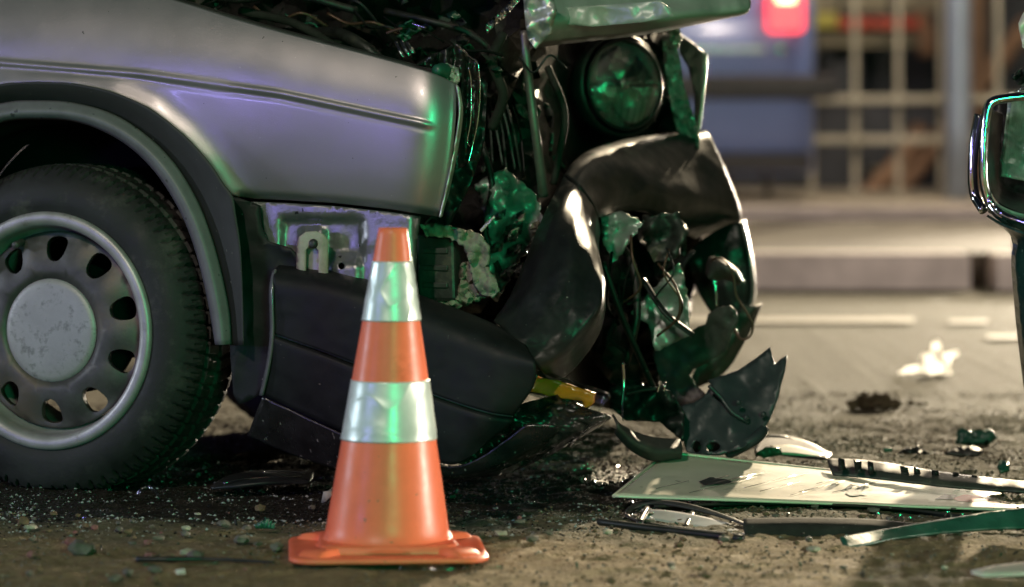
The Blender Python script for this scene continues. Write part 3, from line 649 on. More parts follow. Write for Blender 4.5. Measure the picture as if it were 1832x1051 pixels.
loft('bumper_lower', [T1([(489, 601), (600, 641), (700, 681), (800, 719), (870, 741), (918, 749)], lambda x: .066 - .0003 * max(0, x - 870)),
                      T1([(486, 606), (600, 647), (700, 687), (800, 725), (868, 747), (915, 756)], lambda x: .069 - .0003 * max(0, x - 870)),
                      T1([(482, 650), (600, 700), (700, 740), (780, 770), (840, 785), (880, 785)], lambda x: .064 - .0004 * max(0, x - 840)),
                      T1([(471, 706), (600, 766), (690, 802), (770, 824), (815, 830), (850, 812)], lambda x: .050)],
     'bumper_black', bump, 60, 16, thick=.004, amp=.002, sc=100, seed=41)
loft('bumper_end_bead', [[(494, 482, .05), (488, 520, .07), (489, 598, .072), (482, 655, .070), (470, 708, .058)], [(488, 486, .045), (483, 520, .06), (484, 598, .062), (477, 655, .058), (465, 708, .048)]], 'lit_edge_plastic', bump, 30, 4, thick=.004)
loft('air_dam', [T1([(470, 710), (600, 771), (690, 807), (770, 829), (818, 835), (870, 812), (940, 760)], .046), T1([(456, 745), (600, 806), (700, 838), (790, 850), (860, 842), (930, 810), (1000, 765)], .030), T1([(443, 780), (520, 812), (600, 838), (700, 856), (800, 858), (880, 846), (960, 812)], .0)],
     'scuffed_plastic', bump, 70, 18, thick=.003, amp=.006, sc=60, seed=42)
loft('air_dam_fold', [[(815, 828, .035), (845, 792, .02), (885, 762, -.02), (925, 728, -.05), (1000, 706, -.12)], [(838, 834, .03), (885, 805, .0), (935, 772, -.03), (1000, 752, -.06), (1060, 735, -.12)], [(850, 845, .01), (900, 828, -.02), (960, 800, -.04), (1030, 768, -.08), (1092, 744, -.14)], [(830, 856, -.05), (900, 848, -.07), (980, 815, -.1), (1050, 775, -.14), (1088, 752, -.2)]],
     'scuffed_plastic', bump, 60, 26, thick=.003, amp=.022, sc=34, seed=43)
loft('bumper_crushed_middle', [[(905, 592, -.14), (918, 540, -.20), (940, 490, -.26), (962, 430, -.34), (984, 380, -.44), (1006, 330, -.56)],
                               [(880, 574, -.08), (912, 530, -.14), (938, 470, -.2), (962, 410, -.28), (986, 360, -.38), (1010, 316, -.51)],
                               [(905, 592, -.02), (945, 530, -.08), (970, 460, -.14), (988, 405, -.22), (1008, 362, -.32), (1030, 330, -.46)],
                               [(930, 620, .0), (985, 545, -.06), (1020, 470, -.12), (1028, 415, -.2), (1034, 380, -.32), (1046, 350, -.46)],
                               [(952, 645, .0), (1000, 590, -.05), (1048, 520, -.11), (1056, 450, -.19), (1052, 405, -.32), (1060, 370, -.47)],
                               [(962, 655, -.02), (1014, 625, -.06), (1076, 545, -.10), (1070, 465, -.22), (1062, 425, -.36), (1068, 390, -.50)],
                               [(975, 668, -.10), (1012, 672, -.16), (1070, 598, -.24), (1082, 520, -.34), (1070, 450, -.44), (1072, 412, -.58)]],
     'black_plastic', bump, 60, 80, thick=.004, amp=.005, sc=60, seed=44, fold=True)
loft('bumper_far_beam', [[(1006, 330, -.56), (1022, 296, -.66), (1062, 266, -.80), (1150, 246, -1.0), (1262, 236, -1.30)], [(1010, 316, -.51), (1036, 288, -.6), (1078, 268, -.74), (1160, 258, -.95), (1272, 248, -1.27)],
                         [(1030, 330, -.46), (1056, 308, -.56), (1104, 294, -.7), (1180, 296, -.92), (1298, 306, -1.27)], [(1046, 350, -.46), (1066, 340, -.56), (1112, 334, -.7), (1200, 342, -.92), (1325, 384, -1.30)],
                         [(1060, 370, -.47), (1082, 364, -.6), (1130, 362, -.76), (1210, 380, -.96), (1305, 402, -1.32)], [(1068, 390, -.50), (1096, 384, -.70), (1150, 378, -.84), (1205, 408, -1.02), (1242, 426, -1.36)]],
     'black_plastic', bump, 64, 36, thick=.004, amp=.008, sc=70, seed=45)
loft('bumper_far_corner', [[(1238, 446, -1.27), (1270, 420, -1.27), (1300, 404, -1.275), (1324, 397, -1.285), (1331, 394, -1.36)], [(1232, 470, -1.25), (1280, 455, -1.25), (1320, 451, -1.255), (1336, 452, -1.275), (1343, 452, -1.36)], [(1240, 500, -1.25), (1285, 500, -1.25), (1325, 505, -1.255), (1343, 508, -1.275), (1351, 508, -1.37)], [(1262, 545, -1.26), (1300, 550, -1.26), (1325, 552, -1.265), (1341, 540, -1.285), (1349, 535, -1.38)], [(1285, 575, -1.27), (1302, 580, -1.27), (1318, 577, -1.275), (1330, 570, -1.29), (1338, 566, -1.38)]],
     'black_plastic', bump, 36, 30, thick=.004, amp=.008, sc=50, seed=46)
loft('bumper_far_skirt', [[(1362, 543, -1.30), (1350, 548, -1.25), (1330, 545, -1.24)], [(1345, 585, -1.30), (1325, 590, -1.24), (1310, 585, -1.23)], [(1322, 628, -1.28), (1296, 632, -1.22), (1280, 622, -1.21)], [(1308, 652, -1.26), (1262, 668, -1.2), (1244, 660, -1.19)], [(1286, 676, -1.24), (1250, 692, -1.19), (1234, 690, -1.18)]],
     'dull_plastic', bump, 24, 26, thick=.004, amp=.012, sc=34, seed=47)
loft('bumper_far_edge', [[(1326, 398, -1.27), (1338, 450, -1.26), (1345, 505, -1.26), (1343, 540, -1.27), (1331, 568, -1.28)], [(1330, 396, -1.285), (1342, 450, -1.28), (1349, 505, -1.28), (1347, 538, -1.29), (1335, 567, -1.30)], [(1332, 394, -1.32), (1344, 450, -1.32), (1352, 506, -1.33), (1350, 536, -1.34), (1339, 566, -1.34)]], 'lit_edge_plastic', bump, 30, 8, thick=.004)  # lighter strip added to carry the bright lit edge
# crash foam and box behind the near corner
cb = box('crash_box', side(794, 478, -.16), .036, .04, .058, 'dark_metal', wreck, (CU, CN, Vector((-.03, 0, 1))), .006)
for z_ in (-.03, 0.0, .03):
    box('crash_box_rib', side(794, 478, -.16) + CN * .041 + Vector((0, 0, z_)), .024, .003, .005, 'dark_metal', cb, CAX, .002)
sheet('torn_foam', [(752, 404), (790, 402), (830, 412), (858, 418), (874, 440), (876, 462), (868, 478), (884, 494), (894, 520), (880, 532), (862, 528), (850, 512), (842, 480), (832, 440), (800, 424), (764, 424)], -.10, 'foam', wreck, 5, .006, .030, 30, 50, jag=4)
sheet('foam_underside', [(828, 470), (858, 470), (884, 500), (890, 520), (860, 534), (820, 552), (786, 550), (772, 546), (820, 530)], -.14, 'foam', wreck, 5, .01, .025, 16, 51)
sheet('torn_splinter', [(858, 412), (872, 396), (884, 386), (886, 390), (874, 402), (862, 416)], -.12, 'torn_metal', wreck, 4, .002)
for k in range(26):
    x = random.uniform(880, 955); y = random.uniform(380, 520)
    if y > 520 - (x - 880) * 1.6 + 60: continue
    s = random.uniform(9, 22)
    sheet('torn_strip', [(x, y), (x + s, y - s * .5), (x + s * .8, y + s * .6), (x - s * .2, y + s * .8)], random.uniform(-.42, -.3), random.choice(['steel_strip', 'dark_metal', 'foam']), wreck, 6, .002, .05, 14, 120 + k)
# amber indicator with its clear housing
ind = sheet('indicator', [(962, 676), (1000, 682), (1064, 704), (1062, 720), (1050, 732), (1044, 716), (1000, 712), (950, 700)], -.115, 'amber', wreck, 7, .014, .004, 30, 52)
loft('lens_cover', [[(962, 660, -.10), (1020, 682, -.10), (1088, 704, -.10)], [(958, 668, -.085), (1015, 690, -.085), (1086, 710, -.085)], [(950, 700, -.085), (1005, 716, -.085), (1074, 734, -.085)], [(946, 706, -.10), (1000, 722, -.10), (1068, 741, -.10)]], 'clear_plastic', ind, 24, 12, thick=.002)
ptube('cover_rim', [(962, 660, -.09), (1020, 681, -.09), (1088, 704, -.09), (1078, 724, -.09), (1069, 741, -.09)], .0018, 'clear_plastic', ind, seg=6)
# right-hand cavity: panels lit green, torn liner, stray parts
sheet('cavity_panel', [(1128, 560), (1215, 470), (1230, 520), (1234, 600), (1210, 612), (1172, 628), (1160, 580)], -.70, 'cavity_metal', wreck, 8, .002, .035, 60, 60, jag=5)
sheet('cavity_panel', [(1075, 385), (1110, 378), (1150, 400), (1120, 440), (1095, 470), (1078, 430)], -.62, 'cavity_metal', wreck, 7, .002, .05, 45, 61, jag=7)
sheet('cavity_panel', [(1150, 385), (1215, 380), (1232, 420), (1210, 462), (1170, 470), (1150, 430)], -.66, 'dark_metal', wreck, 7, .002, .05, 45, 62, jag=7)
ptube('stay_bar', [(1078, 470, -.5), (1110, 560, -.52), (1145, 640, -.55), (1180, 720, -.6)], .012, 'black_plastic', wreck, flat=.5)
ptube('stay_bar', [(1150, 500, -.6), (1190, 560, -.58), (1240, 600, -.6)], .008, 'black_plastic', wreck, flat=.5)
ptube('stay_bar', [(1240, 450, -.9), (1180, 520, -.8), (1120, 545, -.72)], .007, 'black_plastic', wreck, flat=.5)
flapP = [(1168, 632), (1182, 618), (1200, 604), (1235, 594), (1262, 580), (1268, 562), (1285, 550), (1306, 547), (1318, 558), (1320, 574), (1308, 600), (1300, 626), (1272, 645), (1242, 660), (1234, 672), (1246, 690), (1262, 706), (1252, 718), (1222, 730), (1226, 760), (1200, 740), (1184, 690)]
sheet('liner_flap', flapP, lambda x, y: -.86 + .0003 * (x - 1168) - .0004 * (y - 640), 'dull_plastic', wreck, 7, .004, .02, 60, 63)
sheet('under_tray', [(1090, 690), (1150, 690), (1200, 700), (1225, 740), (1222, 790), (1180, 755), (1120, 752), (1092, 730)], -.52, 'black_plastic', wreck, 9, .003, .04, 40, 64)
loft('curled_liner', [[(1096, 742, -.30), (1112, 762, -.32), (1160, 782, -.36), (1218, 788, -.4)], [(1104, 760, -.24), (1130, 786, -.27), (1172, 806, -.31), (1220, 806, -.36)], [(1100, 775, -.26), (1130, 806, -.30), (1170, 824, -.34), (1218, 820, -.38)]], 'dull_plastic', wreck, 26, 14, thick=.004, amp=.006, sc=40, seed=65)
ptube('bent_stud', [(1114, 648, -.40), (1116, 690, -.40), (1113, 730, -.39), (1115, 752, -.38)], lambda u: .0028 * (1 - .3 * u), 'chrome', wreck, seg=6)
ptube('brake_pipe', [(1120, 705, -.4), (1150, 698, -.42), (1185, 694, -.44), (1190, 684, -.44)], .004, 'black_plastic', wreck, seg=6)
ptube('pipe_clip', [(1176, 702, -.42), (1180, 690, -.42), (1188, 690, -.42), (1188, 700, -.42)], .0018, 'chrome', wreck, seg=6)
ptube('loose_wire', [(1268, 476, -1.0), (1280, 462, -.98), (1300, 470, -.96), (1312, 495, -.96), (1318, 530, -.96), (1334, 556, -.96), (1347, 580, -.96), (1342, 602, -.96), (1325, 607, -.96), (1312, 586, -.97)], .0022, 'copper_wire', wreck, seg=6, n=60)
ptube('loose_wire', [(1278, 500, -1.0), (1281, 520, -1.0), (1282, 548, -1.0)], .002, 'chrome', wreck, seg=6)
loft('tow_cover', [[(1262, 490, -1.02), (1268, 462, -1.02), (1290, 464, -1.0), (1318, 482, -1.0), (1330, 505, -1.02)], [(1268, 498, -.98), (1278, 478, -.97), (1296, 478, -.96), (1316, 492, -.97), (1326, 506, -1.0)], [(1280, 506, -1.02), (1290, 500, -1.0), (1300, 500, -1.0), (1314, 506, -1.0), (1322, 510, -1.02)]], 'dull_plastic', wreck, 20, 10, thick=.003)
# structure hidden deeper: engine block, cross member, floor
box('engine_block', car(.18, -.78, .48), .26, .28, .18, 'engine_grime', wreck, CAX, .03)
box('cross_member', car(.42, -.75, .25), .04, .55, .035, 'dark_metal', wreck, CAX, .01)
box('floor_pan', car(-.9, -.8, .24), .9, .72, .03, 'dark_metal', wreck, CAX, .01)

grid('far_fender', [[car(-1.6 + 2.2 * i / 30, -1.56 + .05 * math.sin(j / 9 * 3.1) - .03 * (j == 9), z_) + CN * .02 * noise.noise(Vector((i * .3, j * .3, 2))) for i in range(31)] for j, z_ in enumerate((.34, .42, .5, .58, .66, .72, .78, .83, .86, .875))], 'silver_paint', wreck, True, .003)
# --- wheel
def build_wheel(center, axis, parent):
    a, u, v = frame_of(axis)                        # a points out of the car
    wh = bpy.data.objects.new('wheel', None); COL.objects.link(wh); wh.parent = parent; wh.location = center - wl(parent); WL[wh.name] = center.copy()
    RT = 0.298; N = 70; seg = N * 8
    prof = [(-.012, .205), (.002, .212), (.008, .222), (.010, .236), (.008, .252), (.002, .266), (-.006, .276), (-.012, .2815), (-.018, .287), (-.026, .2925), (-.034, .2955), (-.044, .297), (-.047, .291), (-.055, .291), (-.058, .298), (-.075, .298), (-.092, .298), (-.095, .291), (-.103, .291), (-.106, .298), (-.125, .298), (-.142, .298), (-.145, .291), (-.153, .291), (-.156, .297), (-.168, .295), (-.182, .287), (-.196, .270), (-.202, .24), (-.195, .21)]
    rows = []
    for (d, r) in prof:
        row = []
        for k in range(seg):
            ph = k / 8 + abs(d + .1) * 9
            fr = ph % 1.0
            rr = r
            if r > .2765 and fr > .80: rr = r - (.006 if r > .285 else .0035)
            elif r > .29 and .38 < fr < .42: rr = r - .004
            ang = 2 * math.pi * k / seg
            p = center + a * d + (u * math.cos(ang) + v * math.sin(ang)) * rr
            if p.z < .03:
                bul = max(0, .03 - p.z); p = p + a * (bul * .35 if d > -.09 else -bul * .35)
                p.z = max(0.0005, p.z)
            row.append(p)
        rows.append(row)
    grid('tyre', rows, 'rubber', wh, True, 0, closed=True, sharp=28)
    lathe('rim', [(-.19, .19), (-.17, .178), (-.06, .172), (-.040, .176), (-.034, .184), (-.012, .186), (.002, .188), (.008, .192), (.011, .198), (.011, .207), (.008, .212), (.000, .214), (-.012, .211)], center, a, 'rim_silver', wh, 96)
    # disc with ten windows
    NS = 10; vs = []; fs = []
    def dd(r): return -.030 + .020 * math.exp(-((r - .112) / .05) ** 2) - .006 * sst(.15, .18, r)
    for sct in range(NS):
        a0 = R(20 + 36 * sct); bnd = []; hol = []
        K = 24
        for k in range(K):
            th = 2 * math.pi * k / K; c_, s_ = math.cos(th), math.sin(th)
            m = max(abs(c_), abs(s_)); bx, by = c_ / m, s_ / m
            bnd.append((.135 + by * .042, a0 + bx * R(18)))
            hx = (.021 + .003 * s_) * math.copysign(abs(c_) ** .8, c_); hy = .0235 * math.copysign(abs(s_) ** .8, s_)
            hol.append((.146 + hy, a0 + hx / .146))
        base = len(vs)
        for ring in range(4):
            for k in range(K):
                r_ = bnd[k][0] + (hol[k][0] - bnd[k][0]) * min(1, ring / 2.0 if ring < 3 else 1); an = bnd[k][1] + (hol[k][1] - bnd[k][1]) * min(1, ring / 2.0 if ring < 3 else 1)
                dz = dd(r_) + (-.003 if ring == 2 else 0) + (-.014 if ring == 3 else 0)
                vs.append(center + a * dz + (u * math.cos(an) + v * math.sin(an)) * r_)
        for ring in range(3):
            for k in range(K): fs.append((base + ring * K + k, base + ring * K + (k + 1) % K, base + (ring + 1) * K + (k + 1) % K, base + (ring + 1) * K + k))
    dsc = mk('wheel_disc', vs, fs, 'rim_disc', wh, True, .003, sharp=40)
    bmx = bmesh.new(); bmx.from_mesh(dsc.data); bmesh.ops.remove_doubles(bmx, verts=bmx.verts, dist=.0004); bmx.to_mesh(dsc.data); bmx.free()
    lathe('hub_cap', [(-.004, .0005), (-.004, .03), (-.005, .06), (-.006, .082), (-.008, .0895), (-.012, .0935), (-.024, .095)], center, a, 'hub_cap', wh, 64)
    tube('valve', [center + (u * math.cos(R(66)) + v * math.sin(R(66))) * .172 + a * -.028, center + (u * math.cos(R(66)) + v * math.sin(R(66))) * .166 + a * .002], .0065, 'dull_plastic', wh, 10)
    # brake disc behind the windows
    lathe('brake_disc', [(-.10, .03), (-.10, .118), (-.118, .118), (-.118, .03)], center, a, 'black_matte', wh, 48)
    return wh
wc = at(86, 592, 6.0); wc.z = .283
waxis = Matrix.Rotation(R(-3), 4, 'Z') @ CN
wheel = build_wheel(wc, waxis, wreck)
w2 = wheel.copy(); COL.objects.link(w2); w2.location = wheel.location - CN * 1.36 * 1.0; w2.rotation_euler.z = math.pi
for ch in list(wheel.children):
    c = ch.copy(); COL.objects.link(c); c.parent = w2
# rear of the near side beyond the frame
loft('door', [[(-905, -230, -.02), (-1500, -300, -.02)], [(-905, 60, .03), (-1500, 30, .03)], [(-905, 372, .015), (-1500, 380, .02)], [(-905, 640, -.02), (-1500, 660, -.02)]], 'silver_paint', wreck, 12, 20, thick=.003)
loft('sill', [[(-290, 350, .0), (-600, 365, .01), (-900, 372, .012)], [(-280, 500, .01), (-600, 510, .015), (-900, 515, .015)], [(-270, 640, -.02), (-600, 650, -.02), (-900, 655, -.02)]], 'silver_paint', wreck, 20, 10, thick=.003)

# ------------------------------------------------------------------ traffic cone
cb_ = Vector(((692 - CX) / F * 5.12, 5.12, 0))
cone = empty('traffic_cone', cb_, 'orange traffic cone with two pale reflective bands standing on the road', 'traffic cone')
LEAN = Vector((0.019, 0, 1)).normalized()
def crad(z): return .0960 + (.0222 - .0960) * (z - .022) / (.494 - .022)
def cone_rows(zs, off, seg=72, wr=0, seed=0):
    rows = []
    for z in zs:
        row = []
        for k in range(seg):
            an = 2 * math.pi * k / seg
            e = off + (wr * (0.6 * ridged(Vector((an * 1.1, z * 26, seed))) ** 3 if wr else 0)) + .0006 * noise.noise(Vector((math.cos(an) * 2, math.sin(an) * 2, z * 9)))
            r = crad(z) + e
            row.append(cb_ + LEAN * z + Vector((math.cos(an) * r, math.sin(an) * r, 0)))
        rows.append(row)
    return rows
zs = [.012 + (.494 - .012) * i / 60 for i in range(61)]
rws = cone_rows(zs, 0)
# foot fillet and top rim
rws = [[p + (p - cb_ - Vector((0, 0, p.z))).normalized() * f_ for p in r] for r, f_ in zip(rws, [.012, .004, .001] + [0] * 58)]
top = [[cb_ + LEAN * .4955 + Vector((math.cos(2 * math.pi * k / 72), math.sin(2 * math.pi * k / 72), 0)) * r for k in range(72)] for r in (.0205, .0175)] + [[cb_ + LEAN * .44 + Vector((math.cos(2 * math.pi * k / 72), math.sin(2 * math.pi * k / 72), 0)) * .026 for k in range(72)]]
grid('cone_body', rws + top, 'orange_pvc', cone, True, 0, closed=True)
def band_(z0, z1, seed):
    zz = [z0 + (z1 - z0) * i / 40 for i in range(41)]
    r = cone_rows(zz, .0014, 180, .0016, seed)
    lo = cone_rows([z0], -.001, 180)[0]; hi = cone_rows([z1], -.001, 180)[0]
    grid('reflective_band', [lo] + r + [hi], 'band_white', cone, True, 0, closed=True)
band_(.3545, .4450, 2.0); band_(.1735, .2640, 9.0)
# square foot with rounded corners and raised lugs
def rsq(h, rad, n=8):
    out = []
    for q in range(4):
        cx, cy = [(1, 1), (-1, 1), (-1, -1), (1, -1)][q]
        for k in range(n + 1):
            an = math.pi / 2 * q + math.pi / 2 * k / n
            out.append((cx * (h - rad) + math.cos(an) * rad, cy * (h - rad) + math.sin(an) * rad))
    return out
rot = R(4)
def foot_ring(h, rad, z): return [cb_ + Vector((x * math.cos(rot) - y * math.sin(rot), x * math.sin(rot) + y * math.cos(rot), z)) for x, y in rsq(h, rad)]
n_ = len(rsq(.1, .03))
fr = [foot_ring(.146, .040, .0005), foot_ring(.1495, .042, .003), foot_ring(.1495, .042, .006), foot_ring(.147, .041, .0088), foot_ring(.140, .040, .0095), foot_ring(.105, .02, .0097)]
grid('cone_foot', fr, 'orange_pvc', cone, True, 0, closed=True)
fr = [foot_ring(.104, .022, .010), foot_ring(.1025, .022, .019), foot_ring(.1005, .022, .0215), foot_ring(.094, .03, .0225), foot_ring(.07, .06, .023)]
grid('foot_plinth', fr, 'orange_pvc', cone, True, 0, closed=True)
for q in range(4):
    an = rot + math.pi / 4 + q * math.pi / 2
    d = Vector((math.cos(an), math.sin(an), 0)); p = Vector((-d.y, d.x, 0))
    rows = []
    for (s_, z, wd) in ((.120, .0195, .020), (.140, .0195, .022), (.153, .019, .023), (.162, .017, .023), (.169, .013, .022), (.173, .009, .021)):
        rows.append([cb_ + d * s_ + p * wd * x_ + Vector((0, 0, max(.008, z - zz_ * max(0, z - .008)))) for x_, zz_ in ((-1.12, 1), (-1.04, .8), (-.94, .12), (-.8, .02), (0, 0), (.8, .02), (.94, .12), (1.04, .8), (1.12, 1))])
    grid('foot_lug', rows, 'orange_pvc', cone, True, 0)

# ------------------------------------------------------------------ second car at the right edge
C2 = Vector((1.05, 5.75, 0))
car2 = empty('damaged_car', C2, 'dark green car at the right edge with a broken chrome framed headlight', 'car')
A2 = lambda x, y, d: at(x, y, d)
lm = bpy.data.objects.new('headlight', None); COL.objects.link(lm); lm.parent = car2; ll = at(1820, 280, 5.7); lm.location = ll - C2; WL[lm.name] = ll
ptube2 = lambda name, pts, r, m, par, **k: tube(name, [at(*p) for p in pts], r, m, par, **k)
ptube2('bezel', [(1838, 172, 5.62), (1800, 176, 5.62), (1776, 182, 5.62), (1766, 200, 5.62), (1760, 260, 5.62), (1760, 320, 5.62), (1770, 362, 5.62), (1792, 388, 5.6), (1840, 408, 5.58), (1900, 420, 5.56)], .0115, 'chrome', lm, seg=12, flat=.7, n=60)
ptube2('bezel_outer', [(1752, 205, 5.74), (1744, 250, 5.74), (1740, 310, 5.74), (1744, 350, 5.74), (1760, 378, 5.72)], .0085, 'chrome', lm, seg=10, n=30)
loft('bezel_lower', [[(1768, 335, 5.64), (1790, 366, 5.63), (1840, 384, 5.6), (1900, 390, 5.58)], [(1770, 356, 5.60), (1792, 380, 5.585), (1840, 398, 5.555), (1900, 404, 5.54)], [(1774, 376, 5.62), (1796, 398, 5.6), (1840, 418, 5.57), (1900, 424, 5.55)]], 'chrome', lm, 24, 10, thick=.003, proj=at, amp=.008, sc=24, seed=69)
loft('bezel_inner', [[(1768, 190, 5.62), (1764, 260, 5.62), (1766, 330, 5.62), (1784, 370, 5.62), (1840, 395, 5.6)], [(1782, 200, 5.72), (1778, 260, 5.72), (1782, 325, 5.72), (1796, 352, 5.72), (1845, 365, 5.7)], [(1794, 205, 5.85), (1790, 260, 5.85), (1794, 318, 5.85), (1806, 338, 5.85), (1850, 345, 5.85)]], 'black_plastic', lm, 30, 12, thick=.002, proj=at, amp=.01, sc=24, seed=70)
loft('lens', [[(1838, 146, 5.62), (1870, 150, 5.6), (1950, 160, 5.6)], [(1808, 176, 5.66), (1860, 190, 5.55), (1950, 200, 5.52)], [(1796, 250, 5.68), (1850, 260, 5.54), (1950, 265, 5.5)], [(1788, 318, 5.68), (1850, 320, 5.56), (1950, 325, 5.52)], [(1812, 342, 5.66), (1860, 350, 5.6), (1950, 352, 5.58)]], 'lamp_glass', lm, 18, 18, thick=.003, proj=at, amp=.012, sc=30, seed=71)
loft('reflector', [[(1806, 165, 5.72), (1870, 160, 5.76), (1950, 165, 5.8)], [(1797, 240, 5.72), (1870, 240, 5.84), (1950, 240, 5.9)], [(1791, 316, 5.72), (1870, 330, 5.78), (1950, 335, 5.8)]], 'bright_plate', lm, 24, 24, thick=.002, proj=at, amp=.04, sc=40, seed=72)
sheet('lamp_shell', [(1768, 186), (1800, 178), (1860, 170), (1860, 390), (1800, 384), (1772, 350), (1764, 260)], 5.92, 'black_plastic', lm, 8, .003, .02, 30, 73, proj=at)
loft('front_bumper', [[(1766, 386, 5.62), (1800, 404, 5.56), (1860, 420, 5.52), (2100, 430, 5.5)], [(1812, 424, 5.62), (1832, 430, 5.56), (1900, 440, 5.5), (2100, 445, 5.48)], [(1811, 470, 5.62), (1826, 470, 5.56), (1900, 480, 5.5), (2100, 490, 5.48)], [(1818, 560, 5.62), (1834, 560, 5.56), (1900, 570, 5.5), (2100, 580, 5.48)], [(1828, 650, 5.64), (1850, 655, 5.58), (1920, 665, 5.5), (2100, 670, 5.48)], [(1842, 760, 5.68), (1870, 770, 5.62), (1930, 780, 5.56), (2100, 780, 5.52)]], 'dark_paint', car2, 30, 40, thick=.004, proj=at, amp=.012, sc=30, seed=74)
loft('front_face', [[(1768, 378, 5.66), (1790, 380, 6.3), (1800, 380, 7.0)], [(1812, 426, 5.66), (1812, 424, 6.3), (1810, 420, 7.0)], [(1830, 650, 5.68), (1826, 640, 6.3), (1822, 600, 7.0)]], 'dark_paint', car2, 20, 16, thick=.004, proj=at, amp=.02, sc=30, seed=75)
loft('side_panel', [[(1860, -60, 5.75), (2400, -160, 5.6), (3300, -200, 5.6)], [(1950, 160, 5.55), (2400, 120, 5.5), (3300, 100, 5.5)], [(1960, 345, 5.52), (2400, 340, 5.48), (3300, 330, 5.48)], [(2050, 600, 5.5), (2400, 560, 5.5), (3300, 700, 5.5)]], 'dark_paint', car2, 30, 20, thick=.004, proj=at, amp=.01, sc=80, seed=76)
loft('bonnet', [[(1860, -50, 5.75), (2400, -160, 5.62), (3300, -210, 5.6)], [(1880, -60, 6.4), (2400, -130, 6.4), (3300, -170, 6.4)], [(1850, -30, 7.1), (2300, -90, 7.1), (3100, -130, 7.1)]], 'dark_paint', car2, 24, 14, thick=.004, proj=at, amp=.03, sc=80, seed=77)
sheet('bonnet_scrap', [(1822, 44), (1836, 14), (1870, 0), (1880, 80), (1842, 92), (1830, 84)], 5.7, 'white_panel', car2, 8, .004, .02, 30, 78, proj=at)
sheet('broken_clip', [(1810, 136), (1822, 126), (1840, 122), (1850, 140), (1838, 150), (1820, 150)], 5.68, 'black_plastic', car2, 5, .006, .03, 12, 79, proj=at)
wt = wheel.copy(); COL.objects.link(wt); wt.parent = car2; wt.location = Vector((2.35, 5.62, .283)) - C2; wt.rotation_euler.z = R(20)
for ch in list(wheel.children):
    c = ch.copy(); COL.objects.link(c); c.parent = wt

# ------------------------------------------------------------------ debris on the road
def gsheet(name, outl, mat, label, cat, z=.012, group=None, **k):
    """a fragment lying on the road: outline by where it touches ground, lifted by z"""
    return None
Z1 = Vector((0, 0, 1))
# long pale panel propped on the wreckage below it: top edge further back and higher
def panel_pt(px, py, t): return at(px, py, t)
pan_rows_top = [(1186, 818), (1204, 814), (1350, 829), (1600, 856), (1832, 882), (2050, 905)]
pan_rows_bot = [(1098, 888), (1130, 890), (1350, 897), (1600, 906), (1832, 914), (2050, 922)]
panel = empty('pale_board', gnd(1450, 940), 'long pale panel with a red printed mark lying across the black debris', 'panel')
def panel_depth(x, v): return 5.70 + .34 * v
rows = []
tp = crs([(p[0], p[1], 0) for p in pan_rows_top], 90, False); bt = crs([(p[0], p[1], 0) for p in pan_rows_bot], 90, False)
for i in range(15):
    v = i / 14
    rows.append([at(bt[j].x + (tp[j].x - bt[j].x) * v + (7 * math.sin(math.pi * v) if j == 0 else 0), bt[j].y + (tp[j].y - bt[j].y) * v, panel_depth(0, v) + .006 * noise.noise(Vector((bt[j].x / 120, v * 2, 3)))) for j in range(90)])
pso = grid('panel_sheet', rows, 'white_panel', panel, True, .004)
def on_panel(x, y):
    b = y_on(bt, x); t_ = y_on(tp, x); v = (b - y) / (b - t_)
    return at(x, y, panel_depth(0, v) - .02)
tube('panel_rim', [at(p[0], p[1] - 1, 5.70 + .34 * v_) for p, v_ in [((1098, 889), 0), ((1140, 855), .5), ((1184, 820), .97), ((1204, 813), 1)]] + [at(p[0], p[1] - 1, 6.04) for p in pan_rows_top[2:]], .0035, 'white_panel', panel, 6, 80)
for (poly, mt) in [([(1672, 893), (1690, 884), (1712, 886), (1706, 894)], 'black_print'), ([(1704, 892), (1724, 885), (1752, 886), (1764, 895), (1738, 899), (1714, 897)], 'red_print'), ([(1760, 893), (1790, 889), (1814, 893), (1796, 899), (1772, 899)], 'red_print'), ([(1762, 890), (1775, 888), (1790, 893), (1776, 897)], 'black_print'),
                   ([(1250, 862), (1270, 854), (1300, 858), (1312, 862), (1290, 866), (1262, 868)], 'black_print'), ([(1512, 882), (1536, 870), (1550, 868), (1540, 880), (1552, 886), (1520, 887)], 'green_lit_plastic')]:
    vs = [on_panel(*p) for p in polyrs(poly, 6, 1.5)]
    c = sum(vs, Vector()) / len(vs)
    mk('printed_mark', vs + [c], [(i, (i + 1) % len(vs), len(vs)) for i in range(len(vs))], mt, panel, False)
for k in range(16):
    x0 = random.uniform(1160, 1560); y0 = random.uniform(858, 888) ; L = random.uniform(30, 120)
    pts = [(x0, y0), (x0 + L, y0 - L * .24)]
    if pts[1][1] < y_on(tp, pts[1][0]) + 5: continue
    tube('scratch', [on_panel(*p) for p in pts], .0006, 'chrome', panel, 4, 4)
